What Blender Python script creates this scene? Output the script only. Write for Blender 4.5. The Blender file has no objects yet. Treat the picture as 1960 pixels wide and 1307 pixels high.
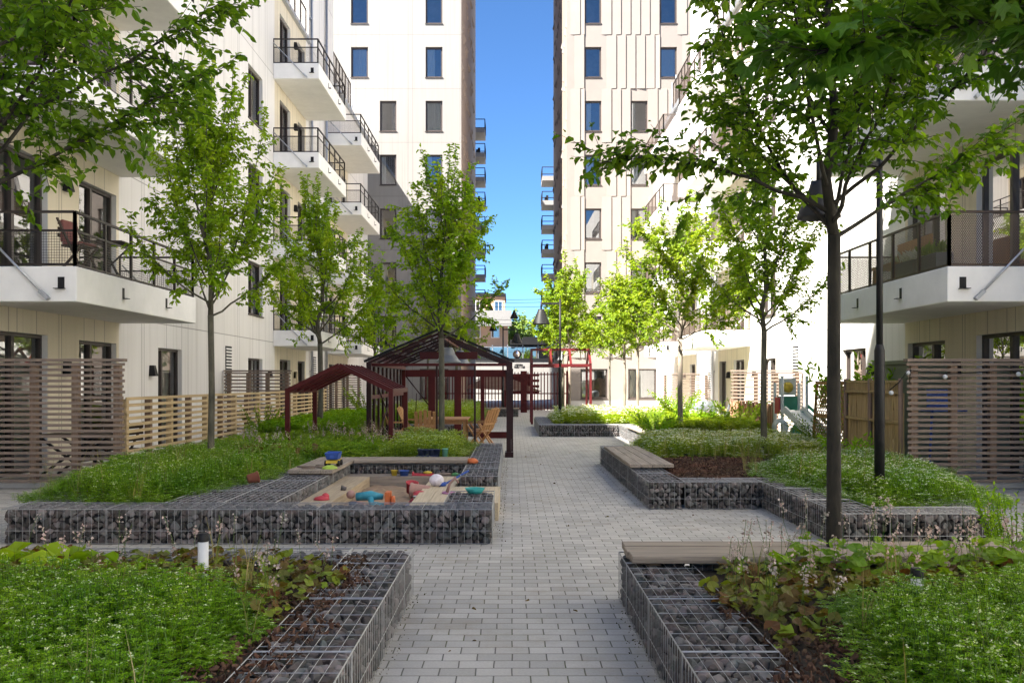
import bpy, math, random
import numpy as np
from math import radians as R, sin, cos, pi

# ------------------------------------------------------------------ camera, world, sun, exposure
scene = bpy.context.scene
EYE = 1.63
cam_data = bpy.data.cameras.new("camera")
cam_data.sensor_width = 36.0
cam_data.lens = 36.0 * 1750.0 / 1960.0
cam_data.shift_y = 76.5 / 1960.0
cam_data.clip_end = 3000.0
cam_data.clip_start = 0.05
cam = bpy.data.objects.new("camera", cam_data)
cam.location = (0.0, 0.0, EYE)
cam.rotation_euler = (R(90), 0, 0)
scene.collection.objects.link(cam)
scene.camera = cam

SUN_ELEV, SUN_AZ = 50.2, -129.0          # azimuth from +Y towards +X
world = bpy.data.worlds.new("World")
scene.world = world
world.use_nodes = True
wn = world.node_tree
for n in list(wn.nodes):
    wn.nodes.remove(n)
sky = wn.nodes.new("ShaderNodeTexSky")
sky.sky_type = 'NISHITA'
sky.sun_disc = False
sky.sun_elevation = R(SUN_ELEV)
sky.sun_rotation = R(SUN_AZ)
sky.altitude = 50
sky.air_density = 0.65
sky.dust_density = 0.0
sky.ozone_density = 10.0
bg = wn.nodes.new("ShaderNodeBackground")
bg.inputs[1].default_value = 0.052
wo = wn.nodes.new("ShaderNodeOutputWorld")
tint = wn.nodes.new("ShaderNodeMix"); tint.data_type = 'RGBA'; tint.blend_type = 'MULTIPLY'
tint.inputs[0].default_value = 1.0; tint.inputs[7].default_value = (0.70, 0.80, 0.80, 1)      # clear northern spring sky
wn.links.new(sky.outputs[0], tint.inputs[6]); wn.links.new(tint.outputs[2], bg.inputs[0])
wn.links.new(bg.outputs[0], wo.inputs[0])

sun_data = bpy.data.lights.new("sun", 'SUN')
sun_data.energy = 4.6
sun_data.angle = R(0.5)
sun_data.color = (1.0, 0.95, 0.87)
sun = bpy.data.objects.new("sun", sun_data)
sun.rotation_euler = (R(90 - SUN_ELEV), 0, R(180 - SUN_AZ))
scene.collection.objects.link(sun)

vs = scene.view_settings
vs.view_transform = 'Standard'
vs.look = 'None'
vs.exposure = 2.76
vs.gamma = 1.0
cy = scene.cycles
cy.max_bounces = 12
cy.diffuse_bounces = 9
cy.glossy_bounces = 4
cy.transmission_bounces = 6
cy.transparent_max_bounces = 24
cy.caustics_reflective = False
cy.caustics_refractive = False
cy.use_denoising = True

# ------------------------------------------------------------------ helpers
class NM:
    """collects faces and links them as ONE mesh object"""
    def __init__(s):
        s.V = []; s.F = []; s.n = 0
    def add(s, V, F, mi=0, smooth=False):
        V = np.asarray(V, dtype=np.float32).reshape(-1, 3)
        F = np.asarray(F, dtype=np.int64)
        if F.ndim == 1:
            F = F.reshape(1, -1)
        s.V.append(V); s.F.append((F + s.n, mi, smooth)); s.n += len(V)
        return s
    def box(s, x0, x1, y0, y1, z0, z1, mi=0):
        V = [(x0, y0, z0), (x1, y0, z0), (x1, y1, z0), (x0, y1, z0), (x0, y0, z1), (x1, y0, z1), (x1, y1, z1), (x0, y1, z1)]
        return s.add(V, [(0, 3, 2, 1), (4, 5, 6, 7), (0, 1, 5, 4), (1, 2, 6, 5), (2, 3, 7, 6), (3, 0, 4, 7)], mi)
    def lbox(s, f, u0, u1, n0, n1, z0, z1, mi=0):
        V = [f(u0, n0, z0), f(u1, n0, z0), f(u1, n1, z0), f(u0, n1, z0), f(u0, n0, z1), f(u1, n0, z1), f(u1, n1, z1), f(u0, n1, z1)]
        return s.add(V, [(0, 3, 2, 1), (4, 5, 6, 7), (0, 1, 5, 4), (1, 2, 6, 5), (2, 3, 7, 6), (3, 0, 4, 7)], mi)
    def beam(s, p, q, w, h, up=(0, 0, 1), mi=0):
        p = np.array(p, float); q = np.array(q, float); d = q - p; d /= np.linalg.norm(d)
        up = np.array(up, float)
        if abs(d @ up) > 0.98:
            up = np.array((0, 1.0, 0))
        a = np.cross(d, up); a /= np.linalg.norm(a); b = np.cross(a, d)
        a *= w / 2; b *= h / 2
        V = [p - a - b, p + a - b, p + a + b, p - a + b, q - a - b, q + a - b, q + a + b, q - a + b]
        return s.add(V, [(0, 1, 2, 3), (7, 6, 5, 4), (0, 4, 5, 1), (1, 5, 6, 2), (2, 6, 7, 3), (3, 7, 4, 0)], mi)
    def tube(s, pts, rad, k=6, cap=True, mi=0, smooth=True):
        P = np.array(pts, float); m = len(P)
        rad = np.full(m, rad, float) if np.isscalar(rad) else np.array(rad, float)
        T = np.gradient(P, axis=0); T /= (np.linalg.norm(T, axis=1, keepdims=True) + 1e-9)
        ref = np.array((0.31, 0.95, 0.05)) if abs(T[0][2]) > 0.7 else np.array((0, 0, 1.0))
        A = np.cross(T, ref); A /= (np.linalg.norm(A, axis=1, keepdims=True) + 1e-9)
        B = np.cross(T, A)
        ang = np.arange(k) * 2 * pi / k
        ring = P[:, None, :] + rad[:, None, None] * (np.cos(ang)[None, :, None] * A[:, None, :] + np.sin(ang)[None, :, None] * B[:, None, :])
        i = np.arange(m - 1)[:, None] * k; j = np.arange(k)[None, :]; j2 = (j + 1) % k
        F = np.stack([i + j, i + j2, i + k + j2, i + k + j], -1).reshape(-1, 4)
        base = s.n
        s.add(ring.reshape(-1, 3), F, mi, smooth)
        if cap:
            s.F.append((np.arange(k)[None, ::-1] + base, mi, False))
            s.F.append((np.arange(k)[None, :] + base + (m - 1) * k, mi, False))
        return s
    def lathe(s, prof, c, k=20, mi=0, smooth=True, M=None):
        pr = np.array(prof, float); m = len(pr); ang = np.arange(k) * 2 * pi / k
        V = np.stack([pr[:, 0:1] * np.cos(ang), pr[:, 0:1] * np.sin(ang), np.repeat(pr[:, 1:2], k, 1)], -1).reshape(-1, 3)
        if M is not None:
            V = V @ np.array(M, float).T
        V = V + np.array(c, float)
        i = np.arange(m - 1)[:, None] * k; j = np.arange(k)[None, :]; j2 = (j + 1) % k
        return s.add(V, np.stack([i + j, i + j2, i + k + j2, i + k + j], -1).reshape(-1, 4), mi, smooth)
    def scatter(s, TV, TF, M, P, mi=0, smooth=False):
        """TV (k,3) template, M (n,3,3), P (n,3)"""
        TV = np.asarray(TV, float); TF = np.asarray(TF); n = len(P)
        if n == 0:
            return s
        V = np.einsum('nij,kj->nki', M, TV) + P[:, None, :]
        F = (TF[None] + (np.arange(n) * len(TV))[:, None, None]).reshape(-1, TF.shape[1])
        return s.add(V.reshape(-1, 3), F, mi, smooth)
    def build(s, name, mats, parent=None, loc=None):
        me = bpy.data.meshes.new(name)
        V = np.concatenate(s.V).astype(np.float32)
        if loc is not None:
            V = V - np.array(loc, np.float32)
        me.vertices.add(len(V)); me.vertices.foreach_set("co", V.ravel())
        tot = np.concatenate([np.full(len(F), F.shape[1]) for F, _, _ in s.F])
        idx = np.concatenate([F.ravel() for F, _, _ in s.F])
        mi = np.concatenate([np.full(len(F), m) for F, m, _ in s.F])
        sm = np.concatenate([np.full(len(F), b) for F, _, b in s.F])
        me.loops.add(len(idx)); me.loops.foreach_set("vertex_index", idx.astype(np.int32))
        me.polygons.add(len(tot))
        st = np.concatenate([[0], np.cumsum(tot)[:-1]])
        me.polygons.foreach_set("loop_start", st.astype(np.int32))
        me.polygons.foreach_set("loop_total", tot.astype(np.int32))
        me.polygons.foreach_set("material_index", mi.astype(np.int32))
        me.polygons.foreach_set("use_smooth", sm.astype(bool))
        me.update(calc_edges=True); me.validate()
        for m in (mats if isinstance(mats, (list, tuple)) else [mats]):
            me.materials.append(m)
        o = bpy.data.objects.new(name, me)
        scene.collection.objects.link(o)
        if loc is not None:
            o.location = loc
        if parent is not None:
            o.parent = parent
        return o

def tag(o, label=None, cat=None, group=None, kind=None):
    if label: o["label"] = label
    if cat: o["category"] = cat
    if group: o["group"] = group
    if kind: o["kind"] = kind
    return o
def thing(name, label, cat, group=None):
    o = bpy.data.objects.new(name, None); o.empty_display_size = 0.2
    scene.collection.objects.link(o)
    return tag(o, label, cat, group)
def copy_tree(o, parent=None):
    c = o.copy(); scene.collection.objects.link(c)
    if parent is not None: c.parent = parent
    for ch in list(o.children): copy_tree(ch, c)
    return c
def place(o, x, y, z, rz=0.0, sc=1.0):
    o.location = (x, y, z); o.rotation_euler = (0, 0, rz); o.scale = (sc, sc, sc); return o

# ------------------------------------------------------------------ materials
def new_mat(name):
    m = bpy.data.materials.new(name); m.use_nodes = True
    nt = m.node_tree
    for n in list(nt.nodes): nt.nodes.remove(n)
    out = nt.nodes.new("ShaderNodeOutputMaterial")
    return m, nt, out
def nd(nt, typ, **kw):
    n = nt.nodes.new(typ)
    for k, v in kw.items():
        if k.startswith('i_'):
            key = k[2:]
            n.inputs[int(key) if key.isdigit() else key.replace('_', ' ')].default_value = v
        else: setattr(n, k, v)
    return n
def lk(nt, a, b): nt.links.new(a, b)
def math_(nt, op, a, b=None, c=None):
    n = nt.nodes.new("ShaderNodeMath"); n.operation = op
    for i, v in enumerate((a, b, c)):
        if v is None: continue
        if isinstance(v, (int, float)): n.inputs[i].default_value = v
        else: nt.links.new(v, n.inputs[i])
    return n.outputs[0]
def mixc(nt, fac, a, b, typ='MIX'):
    n = nt.nodes.new("ShaderNodeMix"); n.data_type = 'RGBA'; n.blend_type = typ
    for sock, v in ((n.inputs[0], fac), (n.inputs[6], a), (n.inputs[7], b)):
        if isinstance(v, (int, float)): sock.default_value = v
        elif isinstance(v, tuple): sock.default_value = (*v[:3], 1)
        else: nt.links.new(v, sock)
    return n.outputs[2]
def noise(nt, scale, detail=4, rough=0.6, vec=None):
    n = nd(nt, "ShaderNodeTexNoise"); n.inputs['Scale'].default_value = scale; n.inputs['Detail'].default_value = detail
    n.inputs['Roughness'].default_value = rough
    if vec is not None: nt.links.new(vec, n.inputs['Vector'])
    return n.outputs['Fac']
def geo_pos(nt): return nt.nodes.new("ShaderNodeNewGeometry").outputs['Position']

def mat(name, c, rough=0.6, metal=0.0, var=0.12, scale=6.0, bump=0.0, bscale=None, spec=0.4, c2=None, stretch=None):
    m, nt, out = new_mat(name)
    p = nd(nt, "ShaderNodeBsdfPrincipled"); p.inputs['Roughness'].default_value = rough
    p.inputs['Metallic'].default_value = metal; p.inputs['Specular IOR Level'].default_value = spec
    vec = geo_pos(nt)
    if stretch:
        mp = nd(nt, "ShaderNodeMapping"); mp.inputs['Scale'].default_value = stretch; lk(nt, vec, mp.inputs[0]); vec = mp.outputs[0]
    f = noise(nt, scale, 5, 0.65, vec)
    lo = tuple(x * (1 - var) for x in c); hi = tuple(min(1, x * (1 + var)) for x in (c2 or c))
    ramp = nd(nt, "ShaderNodeValToRGB"); ramp.color_ramp.elements[0].position = 0.3; ramp.color_ramp.elements[1].position = 0.7
    ramp.color_ramp.elements[0].color = (*lo, 1); ramp.color_ramp.elements[1].color = (*hi, 1)
    lk(nt, f, ramp.inputs[0]); lk(nt, ramp.outputs[0], p.inputs['Base Color'])
    if bump:
        b = nd(nt, "ShaderNodeBump"); b.inputs['Strength'].default_value = bump; b.inputs['Distance'].default_value = 0.01
        lk(nt, noise(nt, bscale or scale * 4, 5, 0.6, vec), b.inputs['Height']); lk(nt, b.outputs[0], p.inputs['Normal'])
    lk(nt, p.outputs[0], out.inputs[0])
    return m

def leaf_mat(name, c1, c2, c3=None, trans=0.4, rough=0.5, tcol=None, clump=1.7):
    m, nt, out = new_mat(name)
    rnd = nt.nodes.new("ShaderNodeNewGeometry").outputs['Random Per Island']
    ramp = nd(nt, "ShaderNodeValToRGB"); e = ramp.color_ramp.elements
    e[0].color = (*c1, 1); e[1].color = (*c2, 1)
    if c3:
        x = e.new(0.55); x.color = (*c2, 1); e[2].color = (*c3, 1)
    lk(nt, rnd, ramp.inputs[0])
    # clumps differ a little in tone
    cn = math_(nt, 'ADD', math_(nt, 'MULTIPLY', noise(nt, clump, 3, 0.6, geo_pos(nt)), 0.9), 0.55)
    cc = nd(nt, 'ShaderNodeCombineColor'); lk(nt, math_(nt, 'MULTIPLY', cn, cn), cc.inputs[0]); lk(nt, cn, cc.inputs[1]); lk(nt, cn, cc.inputs[2])
    col = mixc(nt, 1.0, ramp.outputs[0], cc.outputs[0], 'MULTIPLY')
    p = nd(nt, "ShaderNodeBsdfPrincipled"); p.inputs['Roughness'].default_value = rough; p.inputs['Specular IOR Level'].default_value = 0.2
    lk(nt, col, p.inputs['Base Color'])
    if trans:
        t = nd(nt, "ShaderNodeBsdfTranslucent")
        tc = mixc(nt, 1.0, col, tcol or (1.6, 1.5, 0.5), 'MULTIPLY'); lk(nt, tc, t.inputs[0])
        mx = nd(nt, "ShaderNodeMixShader"); mx.inputs[0].default_value = trans
        lk(nt, p.outputs[0], mx.inputs[1]); lk(nt, t.outputs[0], mx.inputs[2]); lk(nt, mx.outputs[0], out.inputs[0])
    else: lk(nt, p.outputs[0], out.inputs[0])
    return m

def panel_mat(name, c, axis, pitch, joint=0.72, floor0=2.95, wide=0.012):
    """pale facade panels: storey joints every 3 m and vertical joints"""
    m, nt, out = new_mat(name)
    pos = geo_pos(nt); sx = nd(nt, "ShaderNodeSeparateXYZ"); lk(nt, pos, sx.inputs[0])
    u = sx.outputs[axis]; z = sx.outputs[2]
    jz = math_(nt, 'LESS_THAN', math_(nt, 'PINGPONG', math_(nt, 'SUBTRACT', z, floor0), 1.5), wide)
    a = math_(nt, 'LESS_THAN', math_(nt, 'PINGPONG', u, pitch / 2), wide)
    b = math_(nt, 'LESS_THAN', math_(nt, 'PINGPONG', math_(nt, 'ADD', u, pitch * 0.31), pitch * 0.8), wide)
    j = math_(nt, 'MAXIMUM', jz, math_(nt, 'MAXIMUM', a, b))
    # each panel its own faint tone, plus soft weathering
    wn_ = nd(nt, "ShaderNodeTexWhiteNoise"); wn_.noise_dimensions = '2D'
    cv = nd(nt, "ShaderNodeCombineXYZ")
    lk(nt, math_(nt, 'FLOOR', math_(nt, 'DIVIDE', u, pitch)), cv.inputs[0]); lk(nt, math_(nt, 'FLOOR', math_(nt, 'DIVIDE', math_(nt, 'SUBTRACT', z, floor0), 3.0)), cv.inputs[1])
    lk(nt, cv.outputs[0], wn_.inputs['Vector'])
    mp = nd(nt, "ShaderNodeMapping"); mp.inputs['Scale'].default_value = (3.5, 3.5, 0.22); lk(nt, pos, mp.inputs[0])
    w = noise(nt, 1.2, 5, 0.65, mp.outputs[0])
    f = math_(nt, 'ADD', math_(nt, 'MULTIPLY', wn_.outputs[0], 0.05), math_(nt, 'MULTIPLY', w, 0.12))
    dark = (c[0] * 0.74, c[1] * 0.73, c[2] * 0.70); base = mixc(nt, math_(nt, 'MULTIPLY', f, 4.0), dark, c)
    mp2 = nd(nt, "ShaderNodeMapping"); mp2.inputs['Scale'].default_value = (7, 7, 0.12); lk(nt, pos, mp2.inputs[0])
    sk = math_(nt, 'MINIMUM', math_(nt, 'MAXIMUM', math_(nt, 'MULTIPLY', math_(nt, 'SUBTRACT', noise(nt, 1.0, 6, 0.7, mp2.outputs[0]), 0.52), 2.2), 0.0), 0.4)
    base = mixc(nt, sk, base, (c[0] * .52, c[1] * .5, c[2] * .46))
    col = mixc(nt, math_(nt, 'MULTIPLY', j, joint), base, (0.12, 0.11, 0.1))
    p = nd(nt, "ShaderNodeBsdfPrincipled"); p.inputs['Roughness'].default_value = 0.75; p.inputs['Specular IOR Level'].default_value = 0.25
    lk(nt, col, p.inputs['Base Color']); lk(nt, p.outputs[0], out.inputs[0])
    return m

def glass_mat(name, ior=1.9, add=0.06, tint=(0.75, 0.8, 0.8), rough=0.0, wob=0.02):
    m, nt, out = new_mat(name)
    fr = nd(nt, "ShaderNodeFresnel"); fr.inputs[0].default_value = ior
    fac = math_(nt, 'MINIMUM', math_(nt, 'ADD', fr.outputs[0], add), 1.0)
    t = nd(nt, "ShaderNodeBsdfTransparent"); t.inputs[0].default_value = (*tint, 1)
    g = nd(nt, "ShaderNodeBsdfGlossy"); g.inputs['Roughness'].default_value = rough
    wv = nd(nt, "ShaderNodeBump"); wv.inputs['Strength'].default_value = wob; lk(nt, noise(nt, 1.3, 2), wv.inputs['Height']); lk(nt, wv.outputs[0], g.inputs['Normal'])
    mx = nd(nt, "ShaderNodeMixShader"); lk(nt, fac, mx.inputs[0]); lk(nt, t.outputs[0], mx.inputs[1]); lk(nt, g.outputs[0], mx.inputs[2])
    lk(nt, mx.outputs[0], out.inputs[0]); return m

def mesh_mat(name, kind, su, sz, fill, c=(0.06, 0.045, 0.04)):
    """expanded metal / wire mesh as a see-through pattern"""
    m, nt, out = new_mat(name)
    sx = nd(nt, "ShaderNodeSeparateXYZ"); lk(nt, geo_pos(nt), sx.inputs[0])
    u = math_(nt, 'DIVIDE', math_(nt, 'ADD', sx.outputs[0], sx.outputs[1]), su); v = math_(nt, 'DIVIDE', sx.outputs[2], sz)
    if kind == 'diamond':
        a, b = math_(nt, 'ADD', u, v), math_(nt, 'SUBTRACT', u, v)
    else: a, b = u, v
    h = math_(nt, 'MAXIMUM', math_(nt, 'LESS_THAN', math_(nt, 'PINGPONG', a, 0.5), fill), math_(nt, 'LESS_THAN', math_(nt, 'PINGPONG', b, 0.5), fill))
    t = nd(nt, "ShaderNodeBsdfTransparent"); p = nd(nt, "ShaderNodeBsdfPrincipled"); p.inputs['Base Color'].default_value = (*c, 1)
    p.inputs['Roughness'].default_value = 0.5; p.inputs['Metallic'].default_value = 0.3
    mx = nd(nt, "ShaderNodeMixShader"); lk(nt, h, mx.inputs[0]); lk(nt, t.outputs[0], mx.inputs[1]); lk(nt, p.outputs[0], mx.inputs[2])
    lk(nt, mx.outputs[0], out.inputs[0]); return m

def paver_mat(name):
    m, nt, out = new_mat(name)
    pos = geo_pos(nt)
    dis = nd(nt, "ShaderNodeVectorMath"); dis.operation = 'ADD'
    nz = nd(nt, "ShaderNodeTexNoise"); nz.inputs['Scale'].default_value = 3.0; nz.inputs['Detail'].default_value = 3
    sc = nd(nt, "ShaderNodeVectorMath"); sc.operation = 'SCALE'; sc.inputs[3].default_value = 0.012
    sb = nd(nt, "ShaderNodeVectorMath"); sb.operation = 'SUBTRACT'; sb.inputs[1].default_value = (0.5, 0.5, 0.5)
    lk(nt, pos, nz.inputs['Vector']); lk(nt, nz.outputs['Color'], sb.inputs[0]); lk(nt, sb.outputs[0], sc.inputs[0]); lk(nt, pos, dis.inputs[0]); lk(nt, sc.outputs[0], dis.inputs[1])
    b = nd(nt, "ShaderNodeTexBrick"); b.offset = 0.5; b.offset_frequency = 2
    b.inputs['Scale'].default_value = 1.0; b.inputs['Brick Width'].default_value = 0.205; b.inputs['Row Height'].default_value = 0.137
    b.inputs['Mortar Size'].default_value = 0.0045; b.inputs['Mortar Smooth'].default_value = 0.25; b.inputs['Bias'].default_value = 0.0
    b.inputs['Color1'].default_value = (0.37, 0.355, 0.325, 1); b.inputs['Color2'].default_value = (0.49, 0.47, 0.43, 1); b.inputs['Mortar'].default_value = (0.5, 0.5, 0.5, 1)
    lk(nt, dis.outputs[0], b.inputs['Vector'])
    n1 = noise(nt, 0.7, 6, 0.7, pos); n2 = noise(nt, 60, 3, 0.6, pos)
    k = math_(nt, 'ADD', math_(nt, 'MULTIPLY', n1, 0.5), math_(nt, 'MULTIPLY', n2, 0.35))
    cc = nd(nt, "ShaderNodeCombineColor")
    kk = math_(nt, 'ADD', k, 0.58)
    for i in range(3): lk(nt, kk, cc.inputs[i])
    col = mixc(nt, 1.0, b.outputs['Color'], cc.outputs[0], 'MULTIPLY')
    moss = nd(nt, "ShaderNodeValToRGB"); moss.color_ramp.elements[0].color = (0.14, 0.133, 0.118, 1); moss.color_ramp.elements[1].color = (0.12, 0.13, 0.06, 1)
    moss.color_ramp.elements[0].position = 0.45; moss.color_ramp.elements[1].position = 0.65
    lk(nt, noise(nt, 1.6, 5, 0.7, pos), moss.inputs[0])
    col = mixc(nt, b.outputs['Fac'], col, moss.outputs[0])
    # sand and dirt drifting out of the sandpit: a warm stain along the bed edges
    st = math_(nt, 'MULTIPLY', math_(nt, 'MAXIMUM', math_(nt, 'MULTIPLY', math_(nt, 'SUBTRACT', noise(nt, 1.1, 7, 0.78, pos), 0.52), 3.0), 0.0), 0.9)
    col = mixc(nt, st, col, (0.3, 0.25, 0.18))
    p = nd(nt, "ShaderNodeBsdfPrincipled"); p.inputs['Roughness'].default_value = 0.85; p.inputs['Specular IOR Level'].default_value = 0.3
    lk(nt, col, p.inputs['Base Color'])
    bp = nd(nt, "ShaderNodeBump"); bp.inputs['Strength'].default_value = 0.7; bp.inputs['Distance'].default_value = 0.008
    hh = math_(nt, 'SUBTRACT', math_(nt, 'MULTIPLY', n2, 0.25), b.outputs['Fac']); lk(nt, hh, bp.inputs['Height']); lk(nt, bp.outputs[0], p.inputs['Normal'])
    lk(nt, p.outputs[0], out.inputs[0]); return m

def wood_mat(name, c, along, var=0.3, rough=0.75):
    """weathered boards, grain along the axis"""
    st = [55.0, 55.0, 55.0]; st[along] = 1.6
    return mat(name, c, rough, var=var, scale=1.0, bump=0.25, bscale=1.5, spec=0.25, stretch=tuple(st))

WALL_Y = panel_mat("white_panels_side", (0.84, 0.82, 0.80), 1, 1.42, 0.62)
BEIGE_SHADE_Y = panel_mat("beige_and_shade_panels_side", (0.76, 0.69, 0.55), 1, 0.86, 0.55)  # beige panel paint, with the warm shade under balconies put into its colour
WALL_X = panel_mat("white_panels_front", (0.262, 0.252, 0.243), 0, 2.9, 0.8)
TOWER_R = mat("rose_beige_panels", (0.195, 0.169, 0.151), 0.75, var=0.05, scale=0.8)
TOWER_SIDE = mat("brown_beige_panels", (0.27, 0.215, 0.175), 0.75, var=0.08, scale=0.8)
CONC = mat("balcony_concrete", (0.80, 0.785, 0.755), 0.8, var=0.06, scale=2.5, bump=0.08, bscale=60)
CONC2 = mat("pale_concrete_floor", (0.5, 0.48, 0.45), 0.8, var=0.08, scale=3)
FRAME = mat("dark_brown_metal", (0.045, 0.033, 0.028), 0.45, var=0.1, spec=0.5)
RAIL_L = mat("brown_black_steel", (0.03, 0.023, 0.02), 0.45, 0.3, var=0.1)
RAIL_R = mat("bronze_steel", (0.065, 0.045, 0.035), 0.45, 0.3, var=0.1)
MESH_L = mesh_mat("wire_grid", 'square', 0.04, 0.04, 0.07, (0.05, 0.045, 0.04))
MESH_R = mesh_mat("expanded_metal", 'diamond', 0.032, 0.05, 0.17, (0.11, 0.08, 0.065))
GLASS = glass_mat("window_glass", 1.9, 0.05)
GLASS_SKY = glass_mat("coated_window_glass", 2.0, 0.15)
ROOF_GLASS = glass_mat("roof_glass", 1.02, 0.015, (0.96, 0.97, 0.97), wob=0)
GH_GLASS = glass_mat("clear_glass", 1.10, 0.0, (0.95, 0.96, 0.96), wob=0)
CURTAIN = mat("pale_curtain", (0.72, 0.72, 0.7), 0.9, var=0.05)
ROOM = mat("dim_interior", (0.16, 0.14, 0.12), 0.9, var=0.4, scale=0.9)
GALV = mat("galvanised_steel", (0.42, 0.44, 0.47), 0.35, 0.75, var=0.15, scale=20)
WIRE = mat("galvanised_wire", (0.33, 0.335, 0.34), 0.45, 0.5, var=0.15, scale=8)
BLACK = mat("black_metal", (0.007, 0.007, 0.008), 0.55, 0.0, var=0.1, spec=.3)
RED = mat("oxide_red_steel", (0.072, 0.009, 0.009), 0.5, 0.0, var=0.2, scale=4, spec=.2)
RED2 = mat("bright_red_steel", (0.095, 0.008, 0.010), 0.45, 0.1, var=0.1, scale=4)
PAVER = paver_mat("grey_block_paving")
SOIL = mat("dark_soil", (0.035, 0.025, 0.018), 0.95, var=0.5, scale=14, bump=1.0, bscale=40)
STONE_N = leaf_mat("grey_granite_stones", (0.06, 0.054, 0.05), (0.105, 0.096, 0.092), (0.19, 0.18, 0.175), trans=0, rough=0.85, clump=9.0)
CORE = mat("dark_stone_core", (0.03, 0.03, 0.03), 0.95, var=0.4, scale=30)
SAND = mat("play_sand", (0.29, 0.205, 0.135), 0.95, var=0.22, scale=5, bump=1.0, bscale=9)
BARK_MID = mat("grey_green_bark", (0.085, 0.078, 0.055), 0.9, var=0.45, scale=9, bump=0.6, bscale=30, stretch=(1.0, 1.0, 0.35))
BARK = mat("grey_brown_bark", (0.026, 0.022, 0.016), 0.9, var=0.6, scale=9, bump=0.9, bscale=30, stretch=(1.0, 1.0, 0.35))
BARK_SUN = mat("grey_bark_painted_sun", (0.17, 0.14, 0.11), 0.9, var=0.45, scale=9, bump=0.5, bscale=30, stretch=(1.0, 1.0, 0.35))  # paler bark copy for the sunny trees, sunlight put into the colour
W_GREY_X = wood_mat("weathered_boards_across", (0.27, 0.225, 0.18), 0, 0.42)
W_GREY_Y = wood_mat("weathered_boards_along", (0.28, 0.235, 0.19), 1, 0.42)
W_DARK = wood_mat("dark_underside_wood", (0.07, 0.05, 0.035), 0)
W_PALE_Y = wood_mat("pale_pine_along", (0.47, 0.35, 0.20), 1, 0.25)
W_PALE_X = wood_mat("pale_pine_across", (0.5, 0.42, 0.3), 0, 0.16)
W_LEDGE = wood_mat("sandy_boards", (0.40, 0.32, 0.22), 1, 0.25)
W_PLAT = wood_mat("bleached_platform_boards", (0.52, 0.43, 0.30), 1, 0.2)
W_SCREEN = wood_mat("grey_brown_slats", (0.215, 0.165, 0.132), 0, 0.35)
W_POST = wood_mat("brown_posts", (0.2, 0.135, 0.095), 2, 0.25)
TEAK = wood_mat("oiled_teak", (0.42, 0.22, 0.09), 2, 0.25, 0.55)
BAMBOO = wood_mat("bamboo", (0.36, 0.255, 0.12), 2, 0.35)
# ------------------------------------------------------------------ ground
g = NM(); g.add([(-900, -900, -0.02), (900, -900, -0.02), (900, 1500, -0.02), (-900, 1500, -0.02)], [(0, 1, 2, 3)])
tag(g.build("ground", mat("pale_ground", (0.33, 0.315, 0.29), 0.9, var=0.15, scale=0.4)), kind="structure")
g = NM(); g.add([(-8.1, -6, 0), (8.1, -6, 0), (8.1, 51, 0), (-8.1, 51, 0)], [(0, 1, 2, 3)])
tag(g.build("paving", PAVER), kind="structure")

# ------------------------------------------------------------------ buildings
WX = 8.05            # side walls stand at X = -WX and X = +WX
def side_map(s):
    return lambda u, n, z: (s * (WX - n), u, z)
def front_map(y):
    return lambda u, n, z: (u, y - n, z)

def wall_mesh(nm, f, u0, u1, z0, z1, holes, beige=(), depth=0.22):
    us = sorted({u0, u1, *[h[0] for h in holes], *[h[1] for h in holes], *[b for bb in beige for b in bb[:2]]})
    zs = sorted({z0, z1, *[h[2] for h in holes], *[h[3] for h in holes], *[b for bb in beige for b in bb[2:]]})
    us = [u for u in us if u0 <= u <= u1]; zs = [z for z in zs if z0 <= z <= z1]
    for i in range(len(us) - 1):
        for j in range(len(zs) - 1):
            cu = (us[i] + us[i + 1]) / 2; cz = (zs[j] + zs[j + 1]) / 2
            if any(h[0] < cu < h[1] and h[2] < cz < h[3] for h in holes): continue
            mi = 1 if any(b[0] < cu < b[1] and b[2] < cz < b[3] for b in beige) else 0
            nm.add([f(us[i], 0, zs[j]), f(us[i + 1], 0, zs[j]), f(us[i + 1], 0, zs[j + 1]), f(us[i], 0, zs[j + 1])], [(0, 1, 2, 3)], mi)
    for a, b, c, d in holes:
        for q in (((a, 0, c), (a, -depth, c), (a, -depth, d), (a, 0, d)), ((b, 0, c), (b, -depth, c), (b, -depth, d), (b, 0, d)),
                  ((a, 0, d), (a, -depth, d), (b, -depth, d), (b, 0, d)), ((a, 0, c), (a, -depth, c), (b, -depth, c), (b, 0, c))):
            nm.add([f(*p) for p in q], [(0, 1, 2, 3)], 0)

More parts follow.
